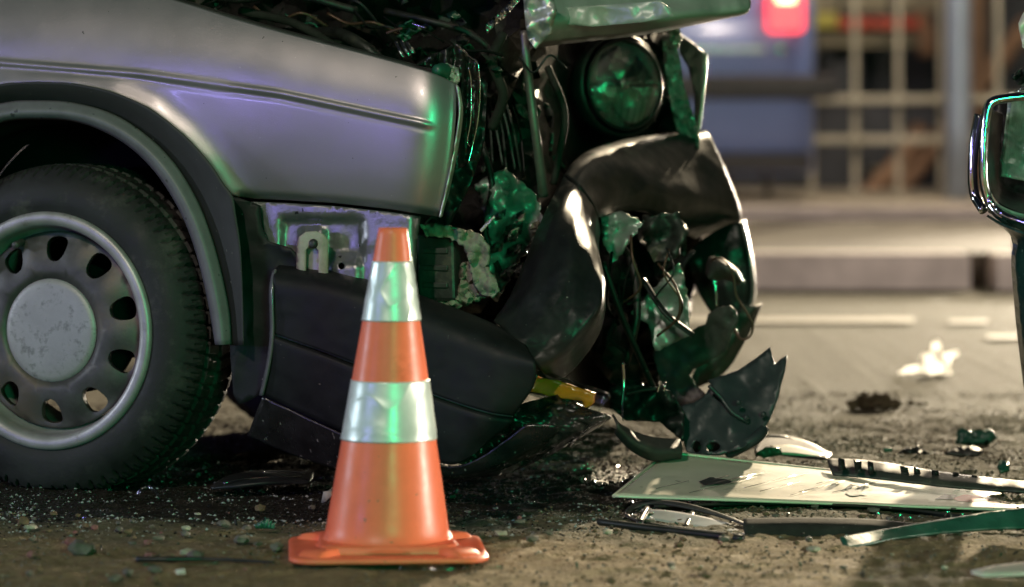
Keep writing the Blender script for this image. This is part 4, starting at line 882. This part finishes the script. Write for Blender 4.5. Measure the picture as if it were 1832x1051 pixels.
# chrome lamp trim and black moulding under the panel
tr = empty('lamp_trim', gnd(1240, 950), 'chrome lined oval lamp surround with black ribs under the pale panel', 'car trim')
loft('surround', [[(1370, 955, 5.40), (1300, 928, 5.5), (1220, 908, 5.62), (1165, 902, 5.7), (1132, 912, 5.68), (1126, 925, 5.6), (1160, 940, 5.5), (1240, 952, 5.42), (1330, 962, 5.36), (1368, 966, 5.34)],
                  [(1360, 950, 5.42), (1295, 922, 5.52), (1220, 900, 5.64), (1160, 897, 5.72), (1126, 908, 5.7), (1120, 922, 5.6), (1156, 934, 5.5), (1240, 946, 5.42), (1330, 956, 5.36), (1372, 962, 5.34)]], 'dull_plastic', tr, 70, 5, thick=.004, proj=at)
loft('chrome_insert', [[(1148, 912, 5.62), (1200, 915, 5.58), (1270, 928, 5.52), (1350, 952, 5.44)], [(1150, 926, 5.57), (1210, 938, 5.5), (1280, 948, 5.44), (1350, 960, 5.38)]], 'bright_plate', tr, 30, 8, thick=.002, proj=at)
for x, y in ((1150, 925), (1232, 934), (1306, 945)):
    tube('rib', [at(x - 6, y + 12, 5.46), at(x, y, 5.52), at(x + 8, y - 14, 5.58)], .006, 'black_plastic', tr, 6, 8)
tube('base_moulding', [at(1072, 934, 5.48), at(1150, 944, 5.42), at(1240, 954, 5.36), at(1330, 964, 5.31)], .006, 'black_plastic', tr, 8, 24)
bm_ = empty('black_moulding', gnd(1500, 950), 'long black curved moulding lying under the pale panel', 'car trim')
loft('moulding_shell', [[(1170, 906, 5.66), (1350, 901, 5.72), (1560, 906, 5.68), (1720, 922, 5.58)], [(1200, 912, 5.70), (1350, 912, 5.80), (1560, 918, 5.74), (1700, 930, 5.6)]], 'beam_plastic', bm_, 50, 8, thick=.004, proj=at)
loft('moulding_bar', [[(1330, 930, 5.42), (1450, 929, 5.42), (1560, 932, 5.42), (1660, 942, 5.40)], [(1330, 944, 5.385), (1450, 942, 5.385), (1560, 944, 5.385), (1650, 950, 5.375)], [(1335, 964, 5.375), (1450, 962, 5.375), (1520, 960, 5.375), (1640, 955, 5.37)]], 'beam_plastic', bm_, 40, 12, thick=.006, proj=at)
for (x, y) in ((1565, 926), (1604, 930), (1622, 934), (1690, 924), (1716, 928)):
    tube('clip', [at(x, y, 5.5), at(x + 4, y - 8, 5.5), at(x + 10, y - 6, 5.5), at(x + 12, y + 4, 5.5)], .0016, 'chrome', bm_, 5, 10)
gs = loft('green_lit_strip', [[(1503, 963, 5.26), (1620, 942, 5.35), (1740, 922, 5.42), (1832, 910, 5.46), (2000, 892, 5.5)], [(1508, 974, 5.24), (1620, 952, 5.33), (1740, 936, 5.40), (1832, 928, 5.44), (2000, 915, 5.48)], [(1513, 983, 5.22), (1620, 962, 5.31), (1740, 950, 5.38), (1832, 946, 5.42), (2000, 940, 5.46)]], 'green_lit_plastic', None, 60, 10, thick=.004, proj=at, amp=.006, sc=60, seed=80)
tag(gs, 'flat plastic strip with green light in its colour, slanting up at the lower right', 'plastic strip')
# grille strip behind the panel
gr = empty('grille_strip', gnd(1650, 870), 'broken black grille strip with pale lit cells behind the pale panel', 'car trim')
loft('grille_bar', [[(1480, 822, 6.06), (1560, 826, 6.04), (1700, 848, 5.98), (1860, 866, 5.92)], [(1484, 836, 6.0), (1560, 842, 5.98), (1700, 860, 5.92), (1860, 876, 5.88)], [(1490, 850, 5.98), (1560, 856, 5.96), (1700, 872, 5.9), (1860, 884, 5.86)]], 'dull_plastic', gr, 50, 10, thick=.004, proj=at, amp=.01, sc=40, seed=81)
for x in (1500, 1528, 1552, 1612, 1636, 1668, 1705, 1740, 1788):
    y = 822 + (x - 1480) * .125
    wd = random.uniform(7, 14)
    sheet('grille_tooth', [(x, y - 4), (x + wd, y - 2), (x + wd + 3, y + 16), (x + 2, y + 18)], 5.95, 'black_plastic', gr, 8, .006, .02, 12, int(x), proj=at)
# black corner piece with bluish inside
bc = empty('black_shell_fragment', gnd(1420, 818), 'black curved shell fragment with pale inside behind the pale panel', 'car part')
loft('shell', [[(1352, 800, 6.45), (1372, 784, 6.5), (1430, 790, 6.5), (1486, 812, 6.42)], [(1350, 806, 6.40), (1372, 780, 6.52), (1432, 786, 6.52), (1488, 815, 6.40)], [(1352, 816, 6.36), (1380, 812, 6.38), (1430, 818, 6.36), (1480, 822, 6.34)]], 'black_plastic', bc, 30, 10, thick=.004, proj=at)
loft('liner', [[(1378, 798, 6.40), (1420, 798, 6.42), (1476, 814, 6.38)], [(1380, 812, 6.36), (1420, 814, 6.36), (1470, 818, 6.36)]], 'white_panel', bc, 16, 6, thick=.002, proj=at)
sheet('lens_shard', [(1352, 812), (1370, 800), (1396, 802), (1400, 814), (1366, 820)], 6.3, 'green_lit_plastic', bc, 6, .003, .01, 16, 83, proj=at)
# torn fan-shaped splash guard
fan = empty('torn_guard', gnd(1300, 815), 'torn dark plastic splash guard with jagged top standing at the wreck', 'car part')
sheet('guard_sheet', [(1266, 682), (1284, 676), (1320, 664), (1350, 644), (1378, 622), (1382, 640), (1386, 654), (1396, 644), (1408, 637), (1404, 664), (1396, 690), (1392, 712), (1378, 748), (1358, 784), (1330, 802), (1290, 814), (1250, 816), (1228, 808), (1220, 780), (1220, 726), (1240, 722), (1258, 712), (1266, 700), (1274, 690)],
      lambda x, y: 6.16 - .0004 * (x - 1220) + .03 * sst(1270, 1340, x - (y - 690) * .4) + .0006 * (760 - y) , 'guard_plastic', fan, 7, .004, .010, 60, 84, proj=at,
      holes=[[(1247 + 8 * math.cos(a * .524 ) , 800 + 11 * math.sin(a * .524)) for a in range(12)], [(1276 + 13 * math.cos(a * .524), 800 + 9 * math.sin(a * .524)) for a in range(12)]])
sheet('hole_shade_sheet', [(1232, 784), (1262, 780), (1296, 788), (1296, 812), (1236, 813)], 6.19, 'black_plastic', fan, 9, .004, proj=at)  # dark sheet added behind the holes to stand in for shade
tube('guard_fold', [at(1300, 812, 6.12), at(1330, 798, 6.11), at(1355, 782, 6.12), at(1366, 768, 6.14)], .011, 'guard_plastic', fan, 8, 16)
tube('guard_crease', [at(1268, 690, 6.14), at(1290, 712, 6.14), at(1310, 738, 6.13), at(1340, 756, 6.13)], .0045, 'guard_plastic', fan, 6, 16)
for (x, y) in ((1335, 748), (1321, 720), (1366, 742)):
    lathe('rivet', [(0, .006), (.003, .005), (.004, .001)], at(x, y, 6.125), Vector((0, -1, 0)), 'guard_plastic', fan, 10)
# glossy black trim by the wheel
bt_ = empty('black_trim', gnd(470, 872), 'glossy black pointed trim lying between wheel and cone', 'car trim')
loft('shell', [[(376, 872, 5.96), (410, 852, 5.99), (470, 843, 6.02), (560, 846, 6.02)], [(378, 872, 5.94), (420, 858, 5.95), (480, 852, 5.95), (560, 854, 5.97)], [(378, 874, 5.92), (420, 868, 5.90), (480, 862, 5.90), (556, 860, 5.93)], [(380, 875, 5.92), (420, 874, 5.90), (480, 868, 5.90), (550, 866, 5.92)]], 'black_plastic', bt_, 40, 16, thick=.003, proj=at)
tube('chrome_line', [at(400, 865, 5.905), at(440, 857, 5.92), at(500, 853, 5.935), at(540, 853, 5.95)], .0012, 'chrome', bt_, 5, 20)
tube('chrome_line', [at(470, 846, 5.98), at(510, 844, 5.98), at(545, 848, 5.98)], .0012, 'chrome', bt_, 5, 20)
# white tissue
tis = gnd(1660, 668)
vs = []; fs = []; sg = 40
def tissue_r(an): return .5 + .5 * noise.noise(Vector((math.cos(an) * 2.2, math.sin(an) * 2.2, 4)))
o = sheet('crumpled_tissue', [(1606, 669), (1618, 658), (1640, 654), (1652, 652), (1650, 640), (1644, 646), (1650, 632), (1664, 630), (1668, 612), (1676, 607), (1684, 616), (1686, 632), (1700, 630), (1714, 627), (1716, 636), (1702, 644), (1698, 656), (1704, 668), (1688, 672), (1664, 671), (1650, 664), (1630, 668)], lambda x, y: tis.y + .0010 * (668 - y), 'tissue', None, 5, 0, .03, 26, 85, proj=at, jag=5)
tag(o, 'white crumpled tissue lying alone on the far road', 'tissue')
# clod of earth and other far bits
def blob(name, c, r, mat, parent=None, seed=0, flat=.7, sub=2, rough=.35):
    bm = bmesh.new(); bmesh.ops.create_icosphere(bm, subdivisions=sub, radius=1)
    rz = random.Random(seed); sx, sy = rz.uniform(.8, 1.3), rz.uniform(.7, 1.1)
    vs = []
    for v in bm.verts:
        n = v.co.normalized(); k = 1 + rough * noise.noise(n * 1.7 + Vector((seed * 3.1, 0, 0))) + .15 * noise.noise(n * 5 + Vector((seed, 2, 0)))
        vs.append(Vector(c) + Vector((n.x * sx, n.y * sy, n.z * flat + flat * .55)) * r * k)
    fs = [tuple(v.index for v in f.verts) for f in bm.faces]; bm.free()
    return mk(name, vs, fs, mat, parent, True, sharp=24)
cl = empty('earth_clod', gnd(1560, 728), 'dark crumbled clod of earth on the road below the tissue', 'earth')
for k, (x, y, r) in enumerate([(1558, 728, .028), (1582, 728, .024), (1546, 727, .022), (1600, 728, .014), (1526, 730, .014)]): blob('clump', gnd(x, y), r, 'dirt', cl, k + 3, .75, 3, .6)
sp = empty('earth_crumbs', gnd(1635, 724), 'small dark earth crumbs right of the larger clod', 'earth')
for k, (x, y, r) in enumerate([(1630, 724, .012), (1644, 725, .008), (1655, 724, .005)]): blob('clump', gnd(x, y), r, 'dirt', sp, k + 13, .6, 2, .5)
def bit(name, poly, depth, mat, label, cat, thick=.004, amp=.01, sc=14, seed=1, step=6, group=None):
    o = sheet(name, poly, depth, mat, None, step, thick, amp, sc, seed, proj=at); tag(o, label, cat, group); return o
d_ = gnd(1745, 795).y
bit('plastic_block', [(1712, 772), (1720, 769), (1738, 774), (1772, 774), (1778, 784), (1770, 794), (1714, 794)], lambda x, y: d_ + .0006 * (794 - y), 'green_lit_plastic', 'teal plastic block fragment on the gravelly road at right', 'plastic fragment', .02, .01, 14, 91)
d2_ = gnd(1640, 813).y
bit('black_fragment', [(1606, 812), (1622, 802), (1638, 803), (1641, 795), (1650, 804), (1662, 812), (1640, 811)], lambda x, y: d2_ + .002 * (812 - y), 'black_plastic', 'pointed black plastic fragment behind the grille strip', 'plastic fragment', .005, .02, 12, 92)
bit('green_chip', [(1580, 802), (1596, 802), (1596, 809), (1581, 809)], gnd(1588, 810).y, 'green_lit_plastic', 'small square green chip left of the pointed black fragment', 'plastic fragment', .006, .0, 12, 93)
d3_ = gnd(1735, 818).y
bit('black_fragment', [(1690, 812), (1716, 802), (1742, 800), (1760, 808), (1752, 816), (1716, 816)], lambda x, y: d3_ + .002 * (816 - y), 'dull_plastic', 'dark flat fragment just below the teal block', 'plastic fragment', .006, .015, 12, 94)
d4_ = gnd(1800, 845).y
bit('green_fragment', [(1784, 836), (1790, 826), (1804, 828), (1806, 842), (1790, 846)], lambda x, y: d4_ + .002 * (845 - y), 'green_lit_plastic', 'upright green shard near the right edge', 'plastic fragment', .005, .015, 12, 95)
d5_ = gnd(1790, 1030).y
bit('white_strip', [(1737, 1024), (1780, 1014), (1832, 1008), (1900, 1004), (1900, 1022), (1832, 1028), (1760, 1030)], lambda x, y: d5_ + .004 * (1030 - y), 'tissue', 'bright white strip at the lower right corner', 'strip', .005, .005, 30, 96)
sk = tube('dark_stick', [gnd(244, 1006) + Z1 * .004, gnd(300, 1007) + Z1 * .005, gnd(380, 1006) + Z1 * .004, gnd(492, 1010) + Z1 * .003], lambda u: .0048 * (1 - .6 * u), 'black_plastic', None, 7, 30); tag(sk, 'thin dark stick lying in front of the wheel', 'stick')
st = tube('clear_strip', [gnd(716, 1022) + Z1 * .004, gnd(800, 1024) + Z1 * .004, gnd(900, 1020) + Z1 * .004], .0038, 'clear_plastic', None, 6, 20); tag(st, 'clear plastic strip in front of the cone foot', 'plastic strip')
bit('white_chip', [(314, 1020), (330, 1018), (332, 1027), (316, 1028)], gnd(322, 1028).y, 'tissue', 'small white chip just below the dark stick', 'chip', .004, 0, 10, 97)
gsd = gnd(1045, 848).y
bit('glass_piece', [(1022, 848), (1024, 832), (1040, 826), (1064, 828), (1064, 846), (1052, 840), (1034, 842)], lambda x, y: gsd, 'clear_plastic', 'clear glass piece standing on the oil under the bumper', 'glass', .003, .01, 14, 98)
bit('pale_lump', [(578, 896), (584, 880), (600, 876), (612, 884), (610, 896)], gnd(596, 897).y, 'stone_pale', 'pale lump beside the left of the cone', 'stone', .02, .02, 10, 99)
gr2 = tube('ring_shard', [gnd(246, 890) + Z1 * .002, gnd(252, 890) + Z1 * .014, gnd(266, 890) + Z1 * .018, gnd(280, 892) + Z1 * .01, gnd(284, 893)], .0032, 'clear_plastic', None, 6, 24); tag(gr2, 'curved clear ring shard on wet ground below the tyre', 'glass')
tuft = empty('metal_shard', gnd(470, 945), 'fanned dark metal shard standing on the earth left of the cone', 'metal shard')
for k in range(6):
    x = 458 + k * 5
    sheet('blade', [(x, 946), (x - 4 + k * 1.5, 930 + abs(k - 3) * 3), (x + 5 + k, 928 + abs(k - 3) * 3), (x + 7, 946)], gnd(470, 946).y, 'green_lit_plastic', tuft, 6, .003, .006, 10, 100 + k, proj=at)

# ------------------------------------------------------------------ pebbles, shards and grit
spec = [(148, 990, 25, 'stone_grey', 'dark flat pebble, the largest in front of the wheel'), (42, 938, 14, 'stone_brown', 'blunt brown pebble below the tyre at the left edge'), (57, 996, 11, 'stone_red', 'reddish round pebble left of the largest pebble'), (128, 974, 12, 'stone_red', 'reddish pebble just above the largest pebble'),
        (400, 941, 12, 'stone_grey', 'shiny grey pebble between wheel and cone'), (432, 970, 14, 'stone_grey', 'knobbly grey pebble between stick and cone'), (332, 958, 9, 'stone_grey', 'grey pebble of a small pair above the stick'), (333, 948, 8, 'stone_pale', 'pale pebble on top of a small pair above the stick'),
        (270, 1000, 12, 'stone_red', 'pink red pebble by the left end of the stick'), (305, 1002, 11, 'stone_brown', 'brown pebble touching the stick beside the pink one'), (350, 1000, 16, 'stone_grey', 'broad grey pebble lying on the middle of the stick'), (264, 974, 8, 'stone_red', 'small rusty pebble above the stick'),
        (228, 954, 8, 'stone_brown', 'single brown pebble between tyre and stick'), (495, 984, 14, 'stone_grey', 'dark angular pebble left of the cone foot'), (1296, 968, 11, 'stone_grey', 'rounded grey pebble below the lamp surround'), (1215, 978, 10, 'stone_brown', 'brown pebble in front of the lamp surround'), (1455, 986, 10, 'stone_pale', 'pale round pebble left of the green strip'), (1690, 1018, 6, 'stone_pale', 'small pale pebble left of the white strip'),
        (86, 952, 6, 'stone_brown', 'tiny brown pebble above the reddish round one'), (160, 942, 6, 'stone_grey', 'tiny grey pebble under the middle of the tyre')]
for k, (x, y, r, mt, lb) in enumerate(spec):
    g = gnd(x, y); tag(blob('pebble', g, r / F * g.y, mt, None, k + 30, .6, 2, .4), lb, 'pebble', 'pebbles on the road')
def zone(x, y):
    if x < 430: return 'in front of the wheel' if y > 900 else 'beside the foot of the tyre'
    if x < 700: return 'just left of the cone'
    if x < 1100: return 'just right of the cone' if y > 900 else 'under the broken bumper'
    if x < 1480: return 'in front of the lamp surround' if y > 930 else 'around the torn guard'
    return 'below the green strip' if y > 940 else 'around the grille strip'
protos = {}
for mt in ('stone_grey', 'stone_brown', 'stone_pale', 'stone_red'):
    for q in range(2):
        o = blob('pebble', (0, 0, 0), .01, mt, None, 60 + q * 4 + len(mt), .62, 1, .5); protos[(mt, q)] = o
pl = list(protos.values()); usedp = set()
for k in range(170):
    x = random.uniform(-40, 1870); y = random.choice([random.uniform(905, 1045), random.uniform(905, 975)])
    if 520 < x < 870 and y > 960: continue
    src = random.choices(pl, weights=[5 if 'grey' in o.data.materials[0].name else 4 if 'brown' in o.data.materials[0].name else 1 for o in pl])[0]
    if src.name in usedp: o = src.copy(); COL.objects.link(o)
    else: o = src; usedp.add(src.name)
    g = gnd(x, y); o.location = (g.x, g.y, -.002); s = random.choice([.22, .3, .3, .4, .5, .6, .8, 1.0]); o.scale = (s, s, s); o.rotation_euler.z = random.uniform(0, 6.28)
    cw = {'stone_grey': 'grey', 'stone_brown': 'brown', 'stone_pale': 'pale', 'stone_red': 'reddish'}[o.data.materials[0].name]; sz = 'tiny' if s < .35 else 'small'
    tag(o, '%s %s loose pebble %s' % (sz, cw, zone(x, y)), 'pebble', '%s %s pebbles %s' % (sz, cw, zone(x, y)))
for o in pl:
    if o.name not in usedp: bpy.data.objects.remove(o)
def shard_mesh(name, mat, th=.002):
    r = random.Random(hash(name) % 99)
    P = [(math.cos(a) * r.uniform(.5, 1), math.sin(a) * r.uniform(.5, 1)) for a in sorted(r.uniform(0, 6.28) for _ in range(5))]
    n = len(P); vs = [Vector((x * .01, y * .01, 0)) for x, y in P] + [Vector((x * .009, y * .009, th)) for x, y in P]
    fs = [tuple(range(n - 1, -1, -1)), tuple(range(n, 2 * n))] + [(i, (i + 1) % n, n + (i + 1) % n, n + i) for i in range(n)]
    return mk(name, vs, fs, mat, None, False)
for nm, mt, cnt, lb, gp, (ya, yb) in [('glass_shard', 'clear_plastic', 90, 'small clear glinting glass shard lying', 'glass shards', (800, 960)), ('plastic_chip', 'black_plastic', 60, 'small black plastic chip lying', 'black chips', (770, 1040)), ('plastic_chip', 'green_lit_plastic', 24, 'small green plastic chip lying', 'green chips', (790, 1030))]:
    src = shard_mesh(nm, mt)
    for k in range(cnt):
        o = src if k == 0 else src.copy()
        if k: COL.objects.link(o)
        x = random.uniform(0, 1832); y = random.uniform(ya, yb)
        if 520 < x < 870 and y > 950: y = random.uniform(900, 940)
        g = gnd(x, y); s = random.uniform(.25, .85); o.location = (g.x, g.y, .002); o.scale = (s, s, s * random.uniform(.7, 2.5)); o.rotation_euler = (random.uniform(-.9, .9), random.uniform(-.9, .9), random.uniform(0, 6.28))
        tag(o, lb + ' ' + zone(x, y), 'shard' if nm == 'glass_shard' else 'chip', gp + ' ' + zone(x, y))
# grit: too many grains to count
def grit(name, n, region, smin, smax, mats, label_cat, seed):
    rz = random.Random(seed); vs = []; fs = []; fm = []
    tries = 0; cnt = 0
    while cnt < n and tries < n * 6:
        tries += 1
        x, y, p = region(rz)
        if rz.random() > p: continue
        s = smin + (smax - smin) * rz.random() ** 2.2; b = len(vs); an = rz.uniform(0, 6.28); ca, sa = math.cos(an), math.sin(an)
        z0 = gz(x, y)
        for (dx, dy, dz) in ((1, 0, .2), (0, 1, .2), (-1, 0, .2), (0, -1, .2), (0, 0, 1), (.1, .1, -.5)):
            k = rz.uniform(.6, 1.15); vs.append(Vector((x + (dx * ca - dy * sa) * s * k, y + (dx * sa + dy * ca) * s * k, z0 + dz * s * k * .8)))
        for q in range(4): fs.append((b + q, b + (q + 1) % 4, b + 4)); fs.append((b + (q + 1) % 4, b + q, b + 5))
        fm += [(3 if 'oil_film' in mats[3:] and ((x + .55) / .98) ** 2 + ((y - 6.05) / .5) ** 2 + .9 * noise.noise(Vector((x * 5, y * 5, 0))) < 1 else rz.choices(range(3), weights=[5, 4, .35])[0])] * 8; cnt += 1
    o = mk(name, vs, fs, mats[0], None, False, 0, (0, 0, 0), 0, mats[1:], fm); o['kind'] = 'stuff'; o['label'] = label_cat; o['category'] = 'grit'
def reg1(rz):
    y = rz.uniform(4.6, 8.2); x = rz.uniform(-.17, .17) * y * 1.0
    v = noise.noise(Vector((x * 2.5, y * 5, 2))) + .6 * noise.noise(Vector((x * 9, y * 14, 7)))
    near = 1.0 if 5.6 < y < 7.3 else (.22 + .8 * max(0, y - 5.25) if y < 5.6 else .4)
    return x, y, max(.04, min(1, .45 + v)) * near
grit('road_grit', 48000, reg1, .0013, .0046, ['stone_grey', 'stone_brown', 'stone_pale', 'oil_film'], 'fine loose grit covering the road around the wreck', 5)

def reg2(rz):
    x = rz.uniform(-.95, .75); y = 5.35 + 1.2 * rz.random()
    v = noise.noise(Vector((x * 3, y * 6, 12)))
    return x, y, max(.05, min(1, .35 + 1.2 * v)) * (1 if x < .25 else .45)
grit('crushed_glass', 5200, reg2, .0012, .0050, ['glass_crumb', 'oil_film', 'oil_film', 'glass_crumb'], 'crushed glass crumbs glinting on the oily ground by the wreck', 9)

# ------------------------------------------------------------------ background: van, fence, post, stall
BY = 21.0
van = empty('parked_van', at(1200, 300, BY) * 1.0, 'blurred blue van with glowing red tail light parked by the fence', 'van')
vx1 = at(1462, 0, BY).x; vx0 = vx1 - 4.6
WLv = wl(van)
def van_rows():
    rows = []
    prof = [(.32, .0), (.36, -.05), (.62, -.08), (.80, -.085), (.92, -.085), (1.05, -.08), (1.30, -.07), (1.36, -.05), (1.75, .06), (2.0, .16), (2.06, .30)]
    for z, dy in prof:
        ins = .0 if z < 1.4 else (z - 1.4) * .35
        P = [(vx0 + .1, 1.6), (vx0, 1.2), (vx0, .4), (vx0 + .08, .08), (vx0 + .25, .0), (vx1 - .2, .0), (vx1 - .05, .05), (vx1, .25), (vx1, 1.4), (vx1 - .1, 1.65), (vx0 + .1, 1.7)]
        cx = (vx0 + vx1) / 2
        rows.append([Vector((cx + (x - cx) * (1 - ins * .35), BY + y + dy + ins * .1, z)) for x, y in P])
    return rows
vr = van_rows(); n = len(vr[0])
grid('body', vr, 'van_paint', van, True, 0, closed=True)
mk('roof', vr[-1], [tuple(range(n))], 'van_paint', van, True)
box('rear_bumper', (vx1 - .45, BY - .02, .865), .56, .13, .075, 'van_trim', van, bevel=.03)
box('side_moulding', (vx1 - 2.6, BY - .09, .90), 1.5, .02, .05, 'van_trim', van, bevel=.01)
tlx = at(1405, 0, BY - .1).x
tl = box('tail_light', (tlx, BY - .10, 1.40), .115, .05, .19, 'tail_lamp', van, bevel=.03)
box('indicator_lens', (tlx, BY - .155, 1.445), .055, .012, .05, 'lamp_bulb', tl, bevel=.01)
box('chrome_strip', (vx1 - .75, BY - .098, 1.10), .42, .012, .016, 'bright_plate', van, bevel=.006)
box('number_lamp', (at(1394, 0, BY).x, BY - .115, 1.102), .03, .02, .024, 'chrome', van, bevel=.01)
box('lower_sill', (vx1 - 1.6, BY - .05, .40), 1.55, .05, .06, 'van_trim', van, bevel=.02)
for sx in (vx1 - 1.05, vx1 - 3.7):
    lathe('van_wheel', [(-.02, .001), (-.02, .19), (-.04, .21), (-.06, .22), (-.07, .32), (.0, .34), (.12, .34), (.18, .3)], (sx, BY - .02, .34 + .14), Vector((0, 1, 0)), 'rubber', van, 28)
for sx in (vx1 - 1.0, vx1 - 2.4):
    box('side_window', (sx, BY + .055, 1.74), .55, .02, .19, 'window_glass', van, (Vector((1, 0, 0)), Vector((0, 1, .28)).normalized(), Vector((0, -.28, 1)).normalized() * -1), .01)
box('door_seam', (vx1 - 1.75, BY - .088, .98), .006, .004, .45, 'van_trim', van)
FY = 22.5
fence = empty('mesh_fence', (2.5, FY, .14), 'pale metal fence of upright bars and two rails behind the van', 'fence')
proto_bar = None
for k, px in enumerate([x for x in range(1300 - 77 * 16, 1300, 77)] + [1300, 1372, 1453, 1530, 1607, 1684, 1785, 1862, 1939, 2016, 2093, 2170, 2247, 2324]):
    X = at(px, 0, FY).x
    o = box('upright', (X, FY, 1.2), .019, .02, 1.06, 'fence_paint', fence, bevel=.006) if proto_bar is None else proto_bar.copy()
    if proto_bar is None: proto_bar = o
    else: COL.objects.link(o); o.parent = fence; o.location = Vector((X, FY, 1.2)) - wl(fence)
for py in (178, 250, -140):
    box('rail', (1.0, FY - .045, at(0, py, FY).z), 6.2, .022, .026, 'fence_paint', fence, bevel=.006)
post = empty('lamp_post', (at(1715, 0, 22).x, 22.0, .14), 'thick blue grey lamp post standing in front of the pale fence', 'lamp post')
px_ = at(1715, 0, 22).x
tube('shaft', [Vector((px_, 22, .14)), Vector((px_, 22, 2.5)), Vector((px_, 22, 5.6))], .082, 'post_paint', post, 20, 12)
tube('arm', [Vector((px_, 22, 5.5)), Vector((px_ - .1, 21.6, 5.75)), Vector((px_ - .2, 20.6, 5.85))], .04, 'post_paint', post, 12, 12)
hd = box('lamp_head', (px_ - .22, 20.3, 5.85), .14, .36, .06, 'post_paint', post, bevel=.03)
box('lamp_glass', (px_ - .22, 20.3, 5.778), .10, .28, .008, 'lamp_bulb', hd)
pl_ = bpy.data.lights.new('lamp_post_light', 'AREA'); pl_.shape = 'DISK'; pl_.size = .4; pl_.energy = 160; pl_.color = (1.0, .84, .64)
po = bpy.data.objects.new('lamp_post_light', pl_); COL.objects.link(po); po.location = (px_ - .22, 20.25, 5.74); po.rotation_euler = (R(12), 0, 0)
SY = 25.5
stall = empty('market_stall', (3.0, SY, .14), 'dark roadside stall with red and yellow sign boards behind the fence', 'stall')
box('back_wall', (1.5, SY + .8, 1.6), 8.5, .06, 1.5, 'wall_dark', stall)
box('counter', (2.4, SY + .35, .45), 2.6, .3, .32, 'wall_dark', stall, bevel=.02)
def rectpx(name, x0, y0, x1, y1, d, mat, th=.03):
    a = at(x0, y0, d); b = at(x1, y1, d); c = (a + b) / 2
    return box(name, c, abs(b.x - a.x) / 2, th, abs(a.z - b.z) / 2, mat, stall, bevel=.01)
rectpx('sign_board', 1500, 32, 1562, 52, SY - .1, 'sign_red'); rectpx('sign_board', 1566, 32, 1645, 52, SY - .13, 'sign_red'); rectpx('sign_board', 1440, 24, 1498, 50, SY - .1, 'sign_yellow')
rectpx('upper_board', 1452, -90, 1500, 22, SY - .05, 'board_tan'); rectpx('upper_board', 1508, -90, 1590, 22, SY - .05, 'board_tan'); rectpx('upper_board', 1598, -90, 1680, 22, SY - .05, 'board_tan')
rectpx('shelf', 1460, 56, 1660, 84, SY, 'board_tan'); rectpx('crate', 1560, 300, 1600, 350, SY - .2, 'board_tan', .15)
for pts in ([(1590, 356, SY - .4), (1650, 290, SY - .3), (1720, 200, SY - .2), (1840, 40, SY)], [(1540, 360, SY - .5), (1600, 300, SY - .4), (1650, 230, SY - .3)], [(1640, 0, SY), (1655, 60, SY), (1660, 100, SY)]):
    tube('brace', [at(*p) for p in pts], .075, 'timber', stall, 6, 10)
rectpx('panel_board', 1736, -60, 1762, 330, SY - .1, 'timber'); rectpx('panel_board', 1480, 110, 1540, 170, SY, 'wall_dark')
# house wall closing the view
hs = empty('house', (0, 34, .14), 'dark house wall far behind the stall', 'building')
box('wall', (2, 34.2, 2.4), 14, .15, 2.3, 'wall_dark', hs)
for k in range(6):
    o = box('window', (-8 + k * 3.6, 34.02, 2.3), .6, .04, .7, 'window_glass', hs, bevel=.01)
